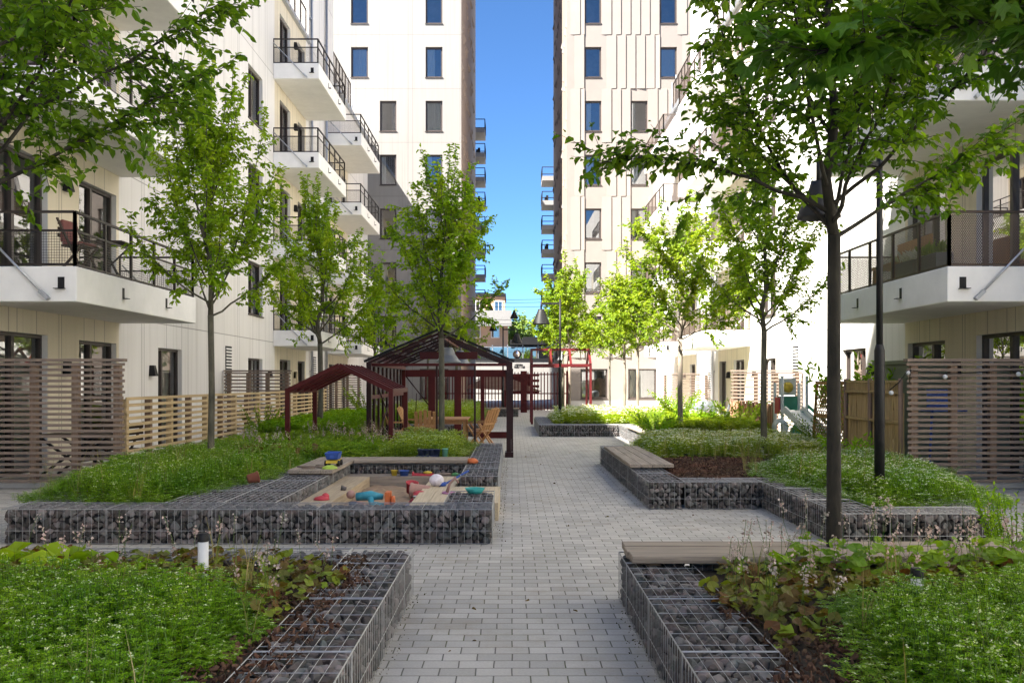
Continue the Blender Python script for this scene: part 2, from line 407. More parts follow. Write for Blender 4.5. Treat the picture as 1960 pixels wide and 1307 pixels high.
rw = random.Random(5)
def window(root, f, a, b, c, d, mull=0.5, glass=None, curtain=None, sill=True, thick=0.06, name="window"):
    """frame (the part) > pane, curtain (sub-parts); the opening is a..b by c..d"""
    t = thick; n0, n1 = -0.19, -0.10
    m = NM()
    m.lbox(f, a, a + t, n0, n1, c, d); m.lbox(f, b - t, b, n0, n1, c, d)
    m.lbox(f, a + t, b - t, n0, n1, c, c + t); m.lbox(f, a + t, b - t, n0, n1, d - t, d)
    if mull:
        x = a + (b - a) * mull; m.lbox(f, x - t * 0.7, x + t * 0.7, n0 - 0.01, n1 + 0.01, c + t, d - t)
    if sill: m.lbox(f, a - 0.03, b + 0.03, -0.1, 0.045, c - 0.035, c + 0.004)
    w = m.build(name, FRAME, root)
    q1, q2, q3 = rw.uniform(-.012, .012), rw.uniform(-.012, .012), rw.uniform(-.006, .006)
    p = NM(); p.add([f(a + t * .8, -0.15 + q1, c + t * .8), f(b - t * .8, -0.15 + q2, c + t * .8), f(b - t * .8, -0.15 + q2 + q3, d - t * .8), f(a + t * .8, -0.15 + q1 + q3, d - t * .8)], [(0, 1, 2, 3)])
    p.build("pane", glass or GLASS, w)
    cu = rw.random() if curtain is None else curtain
    if cu > 0.3:
        q = NM(); k = 26; lo, hi = (a, a + (b - a) * rw.uniform(0.3, 0.55)) if cu < 0.75 else (a + (b - a) * rw.uniform(0.0, 0.5), b)
        if cu > 0.93: lo, hi = a, b
        ph = rw.uniform(0, 6)
        V = []; 
        for i in range(k + 1):
            u = lo + (hi - lo) * i / k; n = -0.32 - 0.025 * sin(i * 1.9 + ph) - 0.012 * sin(i * 0.7)
            V += [f(u, n, c + 0.03), f(u, n, d)]
        q.add(V, [(2 * i, 2 * i + 2, 2 * i + 3, 2 * i + 1) for i in range(k)], 0, True)
        q.build("curtain", CURTAIN, w)
    return w

def railing(rl, ms, p, q, z, style, R_):
    """steel railing from p to q (x,y) standing on height z"""
    L = math.hypot(q[0] - p[0], q[1] - p[1]); n = max(1, round(L / 1.0))
    H = 0.82; lo = 0.54 if style == 'two' else H - 0.03
    rl.beam((*p, z + H), (*q, z + H), 0.045, 0.035); rl.beam((*p, z + 0.03), (*q, z + 0.03), 0.03, 0.03)
    if style == 'two': rl.beam((*p, z + lo), (*q, z + lo), 0.03, 0.03)
    for i in range(n + 1):
        t = i / n; x, y = p[0] + (q[0] - p[0]) * t, p[1] + (q[1] - p[1]) * t
        rl.box(x - 0.02, x + 0.02, y - 0.025, y + 0.025, z, z + H)
    ms.add([(*p, z + 0.045), (*q, z + 0.045), (*q, z + lo), (*p, z + lo)], [(0, 1, 2, 3)])

def balcony(root, s, y0, y1, z, style):
    x1 = s * 6.5; xw = s * (WX - 0.004)
    zb = z - 0.53
    m = NM(); xa, xb = min(x1, xw), max(x1, xw)
    # slab with small chamfer along the lower edge
    m.box(xa, xb, y0, y1, zb, z)
    o = m.build("balcony", CONC, root)
    bv = o.modifiers.new("edge", 'BEVEL'); bv.width = 0.018; bv.segments = 2
    rl = NM(); ms = NM(); e = 0.05 * s
    xo = x1 + e
    for p, q in (((xw, y0 + .05), (xo, y0 + .05)), ((xo, y0 + .05), (xo, y1 - .05)), ((xo, y1 - .05), (xw, y1 - .05))):
        railing(rl, ms, p, q, z, style, s)
    rl.build("railing", RAIL_L if s < 0 else RAIL_R, o)
    ms.build("mesh_panel", MESH_L if s < 0 else MESH_R, o)
    for yy in (y0 - 0.03, y1 + 0.03):
        t = NM()
        a = (s * 6.97, yy, zb + 0.10); b = (s * (WX - 0.02), yy, zb + 1.20)
        t.tube([a, b], 0.017, 8); t.beam((s * 6.90, yy, zb + 0.035), (s * 7.03, yy, zb + 0.16), 0.05, 0.09, (0, 1, 0))
        t.build("tie_rod", GALV, o)
    d = NM()
    ys = y0 - 0.004
    d.box(min(s * 6.68, s * 6.78), max(s * 6.68, s * 6.78), ys - 0.002, ys + 0.02, zb + .2, zb + .37); d.box(min(s * 6.66, s * 6.82), max(s * 6.66, s * 6.82), ys - .07, ys, zb + .19, zb + .20)
    d.build("drain_spout", BLACK, o)
    for k in (0.31, 0.68):
        d = NM()
        yy = y0 + (y1 - y0) * k; xo2 = s * 6.497
        d.box(min(xo2, xo2 + s * .02), max(xo2, xo2 + s * .02), yy, yy + .09, zb + .2, zb + .37); d.box(min(xo2, xo2 - s * .08), max(xo2, xo2 - s * .08), yy, yy + .12, zb + .19, zb + .20)
        d.build("drain_spout", BLACK, o)

def wall_lamp(root, f, u, z):
    m = NM()
    V = [f(u - .085, 0, z), f(u + .085, 0, z), f(u + .085, .15, z), f(u - .085, .15, z), f(u - .055, 0, z + .24), f(u + .055, 0, z + .24), f(u + .055, .10, z + .24), f(u - .055, .10, z + .24)]
    m.add(V, [(0, 3, 2, 1), (4, 5, 6, 7), (0, 1, 5, 4), (1, 2, 6, 5), (2, 3, 7, 6), (3, 0, 4, 7)])
    m.build("wall_lamp", BLACK, root)

COLS = ((13.65, 18.8), (30.8, 35.8), (39.5, 44.9))
def side_building(s, label):
    root = thing("apartment_building", label, "building"); f = side_map(s)
    fl = lambda k: 0.1 + 3.0 * k
    H = 15.1
    wins = []     # a, b, c, d, kwargs
    for k in range(3):
        wins.append((13.75, 15.85, fl(k), fl(k) + 2.33, dict(mull=0.55, sill=False)))
        wins.append((17.0, 18.6, fl(k), fl(k) + 2.30, dict(mull=0.42, sill=False)))
    wins.append((20.8, 22.3, 0.1, 2.4, dict(mull=0.3, sill=False)))
    for k in range(4):
        wins.append((27.9, 29.5, fl(k) + 0.6, fl(k) + 2.25, dict(mull=0.4)))
    for k in range(5):
        wins.append((31.7, 33.2, fl(k), fl(k) + 2.30, dict(mull=0.5, sill=False)))
        wins.append((34.35, 35.5, fl(k), fl(k) + 2.30, dict(mull=0, sill=False)))
    for k in range(4):
        wins.append((40.2, 41.4, fl(k), fl(k) + 2.3, dict(mull=0.5, sill=False)))
        wins.append((43.2, 44.6, fl(k), fl(k) + 2.3, dict(mull=0.4, sill=False)))
    beige = [(13.0, 18.72, 0, 12), (31.0, 35.7, 0, H), (39.6, 44.8, 0, 12.2)]
    m = NM()
    yb = -6 if s < 0 else -20
    wall_mesh(m, f, yb, 51, 0, H, [w[:4] for w in wins], beige)
    # roof, ends, upper blocks
    xo = s * 20
    def bx(n0, n1, y0, y1, z0, z1): m.lbox(f, y0, y1, n0, n1, z0, z1)
    m.add([f(yb, -0.0, H), f(51, -0.0, H), f(51, -14, H), f(yb, -14, H)], [(0, 1, 2, 3)], 2)
    m.add([f(yb, 0, 0), f(yb, -14, 0), f(yb, -14, H), f(yb, 0, H)], [(0, 1, 2, 3)])
    m.add([f(51, 0, 0), f(51, -14, 0), f(51, -14, H), f(51, 0, H)], [(0, 1, 2, 3)])
    m.add([f(yb, -14, 0), f(51, -14, 0), f(51, -14, H), f(yb, -14, H)], [(0, 1, 2, 3)])
    bx(-14, -0.002, -6, 30.2, H + .002, 17.2)
    bx(-14, -2.2, 30.2, 36.2, H + .002, 18.0)
    bx(-14, -0.002, 36.2, 41.2, H + .002, 21)
    w = m.build("wall", [WALL_Y, BEIGE_SHADE_Y, CONC2], root)
    q = NM(); q.add([f(-6, -1.6, 0), f(51, -1.6, 0), f(51, -1.6, H - .1), f(-6, -1.6, H - .1)], [(0, 1, 2, 3)])
    for k in range(1, 5):
        q.add([f(-6, -0.23, 3 * k - .1), f(51, -0.23, 3 * k - .1), f(51, -1.6, 3 * k - .1), f(-6, -1.6, 3 * k - .1)], [(0, 1, 2, 3)])
    for y in (16.4, 19.7, 25, 30.3, 33.8, 37.5, 42.3): q.add([f(y, -0.23, 0), f(y, -1.6, 0), f(y, -1.6, H - .2), f(y, -.23, H - .2)], [(0, 1, 2, 3)])
    q.build("interior", ROOM, root)
    for a, b, c, d, kw in wins: window(root, f, a, b, c, d, **kw)
    for i, (a, b) in enumerate(COLS):
        for k in range(1, 4 if i == 0 else 5): balcony(root, s, a, b, 3.35 + 3 * (k - 1), 'two' if s < 0 else 'full')
    for u, z in ((16.45, 5.05), (16.45, 8.05), (20.35, 1.75), (33.8, 1.75), (33.8, 7.9), (33.8, 10.9), (33.8, 13.9), (42.4, 1.75), (16.45, 1.75), (30.2, 1.75)): wall_lamp(root, f, u, z)
    # vents
    for y0 in (25.7, 37.0):
        v = NM(); v.lbox(f, y0 - .03, y0 + .53, 0.002, 0.012, 1.27, 2.63, 1)
        for i in range(15): v.lbox(f, y0, y0 + .5, 0.012, .03, 1.3 + i * .088, 1.34 + i * .088, 0)
        v.build("vent_grille", [CONC, BLACK], root)
    # roof edge: gutter, railings and downpipes
    for y0, y1 in ((30.3, 36.15), (41.3, 50.9)):
        gt = NM(); gt.lbox(f, y0, y1, 0.003, 0.13, H - .16, H - .02)
        for i in range(int((y1 - y0) / .7)): gt.lbox(f, y0 + .3 + i * .7, y0 + .33 + i * .7, .131, .145, H - .2, H + .02)
        gt.build("gutter", GALV, root)
    X = lambda n: s * (WX - n)
    for y0, y1, zt in ((30.4, 36.0, 1.15), (41.4, 46.0, 1.45)):
        rl = NM(); ms = NM()
        rl.beam((X(-.06), y0, H + zt), (X(-.06), y1, H + zt), .05, .05)
        for i in range(7):
            y = y0 + (y1 - y0) * i / 6; rl.beam((X(-.06), y, H), (X(-.06), y, H + zt), .05, .05)
        ms.add([(X(-.06), y0, H + .05), (X(-.06), y1, H + .05), (X(-.06), y1, H + zt), (X(-.06), y0, H + zt)], [(0, 1, 2, 3)])
        rl = rl.build("roof_railing", RAIL_L, root); ms.build("roof_mesh", MESH_R, rl)
    for y in (36.35, 39.25):
        dp = NM(); dp.tube([(X(.09), y, 0.2), (X(.09), y, 19.3 if y > 37 else 17.5)], .055, 10)
        for z in range(2, 18, 2): dp.lbox(f, y - .08, y + .08, 0.002, .10, z, z + .05)
        dp.build("downpipe", GALV, root)
    for y in (46.4, 47.6): dp = NM(); dp.tube([(X(-.3), y, H), (X(-.3), y + .1, H + .9), (X(-.3), y + .1, H + 2.1)], .035, 6); dp.build("vent_pipe", GALV, root)
    pl = NM(); pl.lbox(f, 45.2, 50.9, 0.002, .03, 0, .5); pl.build("plinth", CONC2, root)
    return root

side_building(-1, "long cream apartment building in shade, rising behind the pale pine slatted fence")
side_building(1, "long white sunlit apartment building rising behind the bamboo fence and play slide")

# unseen block added to shade the near right-hand side, over the shaded building's end
m = NM(); m.box(-20, -WX - .01, -3, 4.1, 15.11, 34); m.box(-20, -WX - .01, -22, -3.01, 15.11, 20.5); m.box(-20, -WX - .01, -22, -6.01, 0, 15.1)
tag(m.build("apartment_tower", WALL_Y), "tall unseen cream block near the camera, added to cast shade on the near right side", "tower")

# ------------------------------------------------------------------ the two towers
TY = 51.0
def tower(s, label):
    root = thing("apartment_tower", label, "tower"); f = front_map(TY)
    xin = -2.83 if s < 0 else 3.06; xout = -12.5 if s < 0 else 15; y1 = 71.0 if s < 0 else 67.5
    H = 42
    wins = []
    sill = lambda k: 0.57 + 3.0 * k        # k = 0 is the ground storey
    if s < 0:
        lo_cols, hi_cols = ((-7.37, -6.45), (-4.82, -3.88)), ((-8.98, -8.03), (-4.82, -3.88))
        wins += [(-5.15, -3.55, .67, 2.33, 0)]
    else:
        lo_cols, hi_cols = ((4.06, 4.98), (6.62, 7.56)), ((4.06, 4.98), (8.26, 9.2))
        wins += [(3.82, 5.33, .67, 2.33, 0), (6.48, 8.05, .67, 2.33, 0)]
    for k in range(1, 12):
        for a, b in (lo_cols if k <= 5 else hi_cols): wins.append((a, b, sill(k), sill(k) + 1.70, k))
    xa, xb = min(xin, xout), max(xin, xout)
    m = NM(); wall_mesh(m, f, xa, xb, 0, H, [w[:4] for w in wins])
    m.add([(xin, TY, 0), (xin, y1, 0), (xin, y1, H), (xin, TY, H)], [(0, 1, 2, 3)], 1)
    m.add([(xout, TY, 0), (xout, y1, 0), (xout, y1, H), (xout, TY, H)], [(0, 1, 2, 3)], 1)
    m.add([(xa, y1, 0), (xb, y1, 0), (xb, y1, H), (xa, y1, H)], [(0, 1, 2, 3)], 1)
    m.add([(xa, TY, H), (xb, TY, H), (xb, y1, H), (xa, y1, H)], [(0, 1, 2, 3)], 1)
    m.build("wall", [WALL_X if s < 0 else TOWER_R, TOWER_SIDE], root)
    q = NM(); q.add([(xa, TY + 1.5, 0), (xb, TY + 1.5, 0), (xb, TY + 1.5, H - .5), (xa, TY + 1.5, H - .5)], [(0, 1, 2, 3)])
    for k in range(1, 14): q.add([(xa, TY + .23, 3 * k), (xb, TY + .23, 3 * k), (xb, TY + 1.5, 3 * k), (xa, TY + 1.5, 3 * k)], [(0, 1, 2, 3)])
    q.build("interior", ROOM, root)
    for a, b, c, d, k in wins:
        window(root, f, a, b, c, d, mull=0 if k else 0.02, glass=GLASS_SKY, thick=.085, curtain=(0.97 if k in (1, 2) and s > 0 else 0.6 if k == 0 else None))
    # wedge-shaped cladding: front of the rose tower, and the narrow inner faces of both
    c = NM(); rr = random.Random(11)
    if s > 0:
        cols = [(4.06, 4.98), (6.62, 7.56), (8.26, 9.2)]
        for k in range(-1, 14):
            z0 = 2.95 + 3 * k; z1 = z0 + 3
            if k < 0: z0 = .35
            occ = [w for w in wins if w[2] < z1 and w[3] > z0]
            edges = [xin + (.42 if k % 2 else .2)] + [e_ for w in sorted(occ) for e_ in (w[0] - .02, w[1] + .02)] + [14.5]
            runs = []
            for e0, e1 in zip(edges[::2], edges[1::2]):
                x = e0 + (.27 if k % 2 else 0) if e0 > xin + 1 else e0
                while x < e1 - .12: runs.append((x, min(x + .535, e1))); x += .535
            for a, b in runs:
                if k >= 0:
                    V = [(a, TY - .002, z0), (b, TY - .002, z0), (b, TY - .075, z0), (a, TY - .012, z0), (a, TY - .002, z1 - .012), (b, TY - .002, z1 - .012), (b, TY - .075, z1 - .012), (a, TY - .012, z1 - .012)]
                    c.add(V, [(0, 1, 2, 3), (4, 7, 6, 5), (3, 2, 6, 7), (2, 1, 5, 6), (0, 3, 7, 4)])
    for k in range(0, 14):
        z0 = 2.95 + 3 * k
        for i in range(16):
            y = TY + .15 + i * 1.05 + (.5 if k % 2 else 0)
            if y + .6 > y1: continue
            e = -s * .10; zz = z0 + 1.3 * rr.random()
            V = [(xin, y, zz), (xin, y + .14, zz), (xin + e, y + .10, zz + .12), (xin, y, zz + .5), (xin, y + .14, zz + .5)]
            c.add(V[:3], [(0, 1, 2)]); c.add([V[0], V[2], V[3]], [(0, 1, 2)]); c.add([V[1], V[2], V[4]], [(0, 1, 2)]); c.add([V[3], V[2], V[4]], [(0, 1, 2)])
    c.build("cladding", TOWER_R if s > 0 else TOWER_SIDE, root)
    b = NM(); b.box(xa + .01, xb - .01, TY - .03, TY - .002, 0, .52); b.box(xa, xb, TY - .05, TY - .002, .53, .56); b.build("plinth", CONC2, root)
    return root
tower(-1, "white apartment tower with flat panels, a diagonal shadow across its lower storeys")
tower(1, "rose beige apartment tower clad in stepped vertical wedge panels, beside the strip of sky")

# ------------------------------------------------------------------ what is seen between the towers
DISTANT = mat("distant_grey_render", (0.2, 0.19, 0.185), 0.8, var=0.06, scale=0.5)
PEACH = mat("peach_render", (0.52, 0.33, 0.22), 0.8, var=0.07, scale=0.6)
def far_block(s, label, ztop, n):
    root = thing("apartment_building", label, "building")
    m = NM(); x = s * (4.75 if s < 0 else 5.3); m.box(min(x, s * 22), max(x, s * 22), 104, 117, 0, 37); m.build("wall", DISTANT, root)
    for k in range(n):
        z = ztop - 3.0 * k; x1 = s * (3.35 if s < 0 else 3.72)
        b = NM(); b.box(min(x, x1), max(x, x1), 112.5, 116.5, z - .55, z); o = b.build("balcony", DISTANT, root)
        r = NM(); ms = NM()
        for y in (112.6, 116.4): r.beam((x, y, z + 1.1), (x1, y, z + 1.1), .09, .09)
        r.beam((x1, 112.6, z + 1.1), (x1, 116.4, z + 1.1), .09, .09)
        for y in (112.6, 113.9, 115.1, 116.4): r.beam((x1, y, z), (x1, y, z + 1.1), .09, .09)
        if k % 2: r.box(min(x, x1) + .5, min(x, x1) + .8, 113.4, 114.1, z, z + .8); r.box(min(x, x1) + .3, min(x, x1) + .55, 113, 113.4, z, z + .5)
        r.build("railing", BLACK, o); ms.add([(x1, 112.6, z), (x1, 116.4, z), (x1, 116.4, z + 1.05), (x1, 112.6, z + 1.05)], [(0, 1, 2, 3)]); ms.build("balcony_glass", GH_GLASS, o)
far_block(-1, "distant grey block behind the white tower, its stacked balconies against the sky", 32.8, 9)
far_block(1, "distant grey block behind the rose tower, its stacked balconies against the sky", 26.9, 7)

root = thing("apartment_building", "small peach apartment house with dark flat roof beyond the red picket fence", "building")
m = NM(); m.box(-10, -.45, 96, 104, 0, 8.3); m.box(-10, -.75, 97, 104, 8.3, 10.6); m.build("wall", PEACH, root)
m = NM(); m.box(-10.2, -.65, 96.8, 104.2, 10.6, 10.95); m.build("roof", BLACK, root)
m = NM(); m.box(-10, -.05, 94.8, 95.99, 7.4, 8.0); m.box(-10, -.05, 94.8, 94.9, 8.0, 9.0); m.build("balcony", mat("grey_balcony", (.2, .195, .19), .8), root)
fm = front_map(95.99)
for x in (-2.2, -4.2, -6.2):
    for z in (1.2, 4.0, 6.2): 
        m = NM(); m.lbox(fm, x, x + .9, .002, .05, z, z + 1.3); w = m.build("window", CONC, root)
        p = NM(); p.lbox(fm, x + .08, x + .82, .051, .07, z + .08, z + 1.22); p.build("pane", GLASS_SKY, w)
for x in (-1.9, -3.9):
    m = NM(); m.lbox(front_map(96.99), x, x + .9, .002, .05, 9.0, 10.2); w = m.build("window", CONC, root)
    p = NM(); p.lbox(front_map(96.99), x + .08, x + .42, .051, .07, 9.08, 10.1); p.lbox(front_map(96.99), x + .48, x + .82, .051, .07, 9.08, 10.1); p.build("pane", GLASS_SKY, w)

root = thing("pavilion", "low white building with glass terrace front and dark canopy beyond the fence", "building")
m = NM(); m.box(-6, 8, 84, 92, 0, 3.55); m.build("wall", WALL_X, root)
m = NM(); m.box(-6.1, 8.1, 83.9, 92, 3.56, 3.75); m.box(-.2, 3.4, 83.6, 92, 5.0, 5.45); m.box(1.0, 2.6, 84.5, 91, 5.46, 5.75); m.build("canopy", BLACK, root)
m = NM(); m.add([(-6, 84.05, 3.76), (8, 84.05, 3.76), (8, 84.05, 4.75), (-6, 84.05, 4.75)], [(0, 1, 2, 3)]); m.box(-6, 8, 88, 88.1, 3.76, 5); m.build("terrace_glass", glass_mat("blue_grey_glass", 1.9, 0.25, (0.25, 0.35, 0.4)), root)
m = NM()
for x in np.arange(-6, 8.1, 1.4): m.box(x - .04, x + .04, 84.0, 84.1, 3.76, 5.0)
m.box(-6, 8, 84.0, 84.1, 4.76, 4.82); m.build("terrace_post", GALV, root)
# two short lines of dark lettering, too far away to read
rs = random.Random(3); m = NM()
for row, (x, x1, z) in enumerate(((.25, 1.0, 3.10), (.2, 1.15, 2.88))):
    while x < x1:
        w = rs.uniform(.05, .09); h = .12 if row == 0 else rs.choice((.13, .17))
        m.box(x, x + .022, 83.96, 83.995, z, z + h)
        if rs.random() < .8: m.box(x + .0221, x + w, 83.96, 83.995, z + (h - .02 if rs.random() < .6 else 0), z + (h if rs.random() < .6 else .02) + .021)
        if rs.random() < .6: m.box(x + w, x + w + .02, 83.96, 83.995, z, z + h * .98)
        x += w + .05
m.build("lettering", BLACK, root)
# ------------------------------------------------------------------ gabions and raised beds
GH = 0.353
def icosphere(sub):
    t = (1 + 5 ** .5) / 2
    V = [(-1, t, 0), (1, t, 0), (-1, -t, 0), (1, -t, 0), (0, -1, t), (0, 1, t), (0, -1, -t), (0, 1, -t), (t, 0, -1), (t, 0, 1), (-t, 0, -1), (-t, 0, 1)]
    F = [(0, 11, 5), (0, 5, 1), (0, 1, 7), (0, 7, 10), (0, 10, 11), (1, 5, 9), (5, 11, 4), (11, 10, 2), (10, 7, 6), (7, 1, 8), (3, 9, 4), (3, 4, 2), (3, 2, 6), (3, 6, 8), (3, 8, 9), (4, 9, 5), (2, 4, 11), (6, 2, 10), (8, 6, 7), (9, 8, 1)]
    V = [np.array(v, float) / np.linalg.norm(v) for v in V]
    for _ in range(sub):
        cache = {}; G = []
        def mid(a, b):
            k = (min(a, b), max(a, b))
            if k not in cache:
                v = V[a] + V[b]; V.append(v / np.linalg.norm(v)); cache[k] = len(V) - 1
            return cache[k]
        for a, b, c in F:
            x, y, z = mid(a, b), mid(b, c), mid(c, a); G += [(a, x, z), (b, y, x), (c, z, y), (x, y, z)]
        F = G
    return np.array(V), np.array(F)
ICO1 = icosphere(1); ICO2 = icosphere(2)
nr = np.random.default_rng(7)
def make_rock(seed, ico=ICO1):
    r = np.random.default_rng(seed); V, F = ico
    N = r.normal(size=(14, 3)); N /= np.linalg.norm(N, axis=1, keepdims=True); d = r.uniform(.5, 1.0, 14)
    q = V @ N.T; rad = np.where(q > .05, d[None] / np.maximum(q, .05), 9).min(1); rad = np.minimum(rad, 1.15)
    return V * rad[:, None], F
ROCKS = [make_rock(i) for i in range(10)]
ROCKS_HI = [make_rock(50 + i, ICO2) for i in range(10)]
def rand_rot(n, r):
    q = r.normal(size=(n, 4)); q /= np.linalg.norm(q, axis=1, keepdims=True); w, x, y, z = q.T
    return np.stack([np.stack([1 - 2 * (y * y + z * z), 2 * (x * y - z * w), 2 * (x * z + y * w)], -1), np.stack([2 * (x * y + z * w), 1 - 2 * (x * x + z * z), 2 * (y * z - x * w)], -1), np.stack([2 * (x * z - y * w), 2 * (y * z + x * w), 1 - 2 * (x * x + y * y)], -1)], 1)

def gabion(x0, x1, y0, y1, label, faces="lrfbt", z1=GH, step=0.068, wire=0.0019, near=False):
    """faces: l r f b t = the sides that can be seen"""
    root = thing("gabion", label, "gabion wall", "gabions edging the raised beds")
    rt = np.random.default_rng(int(abs(x0 * 977 + y0 * 131 + x1 * 17) * 10) % 100000)
    st = NM(); ins = step * .52
    pts = []
    def grid(a0, a1, b0, b1):
        na = max(1, int(round((a1 - a0) / step))); nb = max(1, int(round((b1 - b0) / (step * .86))))
        A, B = np.meshgrid(np.arange(na) + .5, np.arange(nb) + .5, indexing='ij')
        A = A + (B.astype(int) % 2) * .5 - .25
        A = (A + rt.uniform(-.22, .22, A.shape)) / na * (a1 - a0) + a0; B = (B + rt.uniform(-.22, .22, B.shape)) / nb * (b1 - b0) + b0
        return A.ravel(), B.ravel()
    m = .03
    if 't' in faces:
        a, b = grid(x0 + m, x1 - m, y0 + m, y1 - m); pts.append(np.stack([a, b, np.full_like(a, z1 - ins) + rt.uniform(-.018, .004, len(a))], -1))
    for c, yy, sg in (('f', y0, 1), ('b', y1, -1)):
        if c in faces:
            a, b = grid(x0 + m, x1 - m, 0.0, z1 - m); pts.append(np.stack([a, np.full_like(a, yy + sg * ins) + sg * rt.uniform(-.004, .02, len(a)), b], -1))
    for c, xx, sg in (('l', x0, 1), ('r', x1, -1)):
        if c in faces:
            a, b = grid(y0 + m, y1 - m, 0.0, z1 - m); pts.append(np.stack([np.full_like(a, xx + sg * ins) + sg * rt.uniform(-.004, .02, len(a)), a, b], -1))
    P = np.concatenate(pts); n = len(P)
    S = step * rt.choice([.5, .57, .64, .75, .88], (n, 1), p=[.22, .33, .25, .14, .06]) * np.stack([rt.uniform(.85, 1.25, n), rt.uniform(.7, 1.05, n), rt.uniform(.6, .95, n)], -1)
    M = rand_rot(n, rt) * S[:, None, :]
    rk = ROCKS_HI if near else ROCKS; which = rt.integers(0, len(rk), n)
    for i, (TV, TF) in enumerate(rk):
        k = which == i
        if k.any(): st.scatter(TV, TF, M[k], P[k])
    lim = .005; lo = np.array((x0 + lim, y0 + lim, .002)); hi = np.array((x1 - lim, y1 - lim, z1 - lim))
    st.V = [np.clip(v, lo, hi) for v in st.V]
    e = step * .85
    st.box(x0 + e, x1 - e, y0 + e, y1 - e, 0, z1 - e, 1)
    st.build("stone_fill", [STONE_N, CORE], root)
    w = NM(); r = wire
    def ln(p, q, rr=r): w.tube([p, q], rr, 4, cap=False, smooth=False)
    cell = 0.069; rows = [z1 - .214, z1 - .002, 0.012]
    def face_wires(pt, L):
        n_ = max(1, int(round(L / cell)))
        for i in range(n_ + 1): ln(pt(L * i / n_, 0), pt(L * i / n_, z1))
        for z in rows: ln(pt(0, z), pt(L, z), r * 1.25)
    if 'f' in faces: face_wires(lambda u, z: (x0 + u, y0, z), x1 - x0)
    if 'b' in faces: face_wires(lambda u, z: (x0 + u, y1, z), x1 - x0)
    if 'l' in faces: face_wires(lambda u, z: (x0, y0 + u, z), y1 - y0)
    if 'r' in faces: face_wires(lambda u, z: (x1, y0 + u, z), y1 - y0)
    if 't' in faces:
        long_y = (y1 - y0) > (x1 - x0)
        na = max(1, int(round((x1 - x0) / (cell if long_y else .2)))); nb = max(1, int(round((y1 - y0) / (.2 if long_y else cell))))
        for i in range(na + 1): ln((x0 + (x1 - x0) * i / na, y0, z1), (x0 + (x1 - x0) * i / na, y1, z1))
        for i in range(nb + 1): ln((x0, y0 + (y1 - y0) * i / nb, z1 + r * 1.6), (x1, y0 + (y1 - y0) * i / nb, z1 + r * 1.6))
        for a, b in (((x0, y0), (x1, y0)), ((x0, y1), (x1, y1)), ((x0, y0), (x0, y1)), ((x1, y0), (x1, y1))): ln((*a, z1 + r), (*b, z1 + r), r * 1.9)
        # cage joints every 1.05 m
        L = (y1 - y0) if long_y else (x1 - x0)
        for i in range(1, int(L / 1.05) + 1):
            t = i * 1.05
            if t > L - .2: break
            if long_y: ln((x0, y0 + t, z1 + r * 3), (x1, y0 + t, z1 + r * 3), r * 1.6); ln((x0, y0 + t + .014, z1 + r * 3), (x1, y0 + t + .014, z1 + r * 3), r * 1.6); ln((x0, y0 + t, 0), (x0, y0 + t, z1), r * 1.9); ln((x1, y0 + t, 0), (x1, y0 + t, z1), r * 1.9)
            else: ln((x0 + t, y0, z1 + r * 3), (x0 + t, y1, z1 + r * 3), r * 1.6); ln((x0 + t, y0, 0), (x0 + t, y0, z1), r * 1.9)
    w.build("wire_basket", WIRE, root)
    return root

# left foreground bed
gabion(-1.22, -.755, 2.2, 7.0, "near stone gabion along the path beside the pale bollard light", "rft", near=True)
gabion(-5.6, -1.225, 6.55, 7.0, "stone gabion behind the brown-leaved plants and the bollard light", "bt", near=True)
# right foreground bed
gabion(.80, 1.26, 2.2, 6.85, "near stone gabion along the path, under the end of the long bench", "lbt", near=True)
gabion(1.265, 4.2, 6.4, 6.85, "stone gabion carrying the long bench by the dark tree trunk", "fbt")
# sandbox bed
gabion(-5.10, -.20, 9.14, 9.63, "long stone gabion across the front of the sandbox", "frlt", near=True)
gabion(-3.05, -2.5, 9.635, 14.6, "stone gabion between the sandbox and the green cover, under the toy truck's bench", "rlt")
gabion(-3.66, -3.055, 9.635, 13.2, "stone gabion half overgrown by ground cover beside the sandbox", "lt")
gabion(-2.495, -.705, 14.06, 14.6, "stone gabion under the bench at the back of the sandbox", "fbt")
gabion(-.72, -.205, 9.635, 10.66, "short stone gabion with a turquoise disc lying on its mesh", "lrbt", near=True)
gabion(-.70, -.19, 12.35, 19.0, "stone gabion along the path from the sandbox to the glasshouse frame", "lrft")
gabion(-5.10, -4.62, 9.635, 13.0, "stone gabion at the outer edge of the sandbox bed by the tall slatted screen", "lt")
# right bed with the lamp
gabion(1.74, 2.2, 11.64, 18.1, "stone gabion beside the path under the four-board bench and bark mulch", "lft")
gabion(2.205, 3.19, 11.64, 12.1, "stone gabion facing forward in front of the bark mulch", "ft")
gabion(3.195, 3.65, 8.83, 12.1, "stone gabion stepping forward between mulch and lamp post", "lft")
gabion(3.655, 4.68, 8.83, 9.3, "stone gabion facing forward below the black lamp post", "frt")
gabion(4.23, 4.68, 9.305, 12.5, "stone gabion on the far edge of the lamp post bed by the slatted screen", "rt")
# far right bed
gabion(.80, 3.16, 26.95, 27.4, "small sunny stone gabion below the far black street lamp", "flt")
gabion(.80, 1.25, 27.405, 33.0, "far stone gabion along the path beside the red house frame", "lt")
gabion(3.165, 3.62, 21.8, 27.4, "stone gabion under the small far bench among yellow-green plants", "flt")
gabion(-1.25, .30, 42.0, 42.5, "farthest stone gabion with a timber top before the red pickets", "frlt")
gabion(-4.6, -1.0, 27.0, 27.4, "stone gabion seen through the back of the glasshouse frame", "ft")

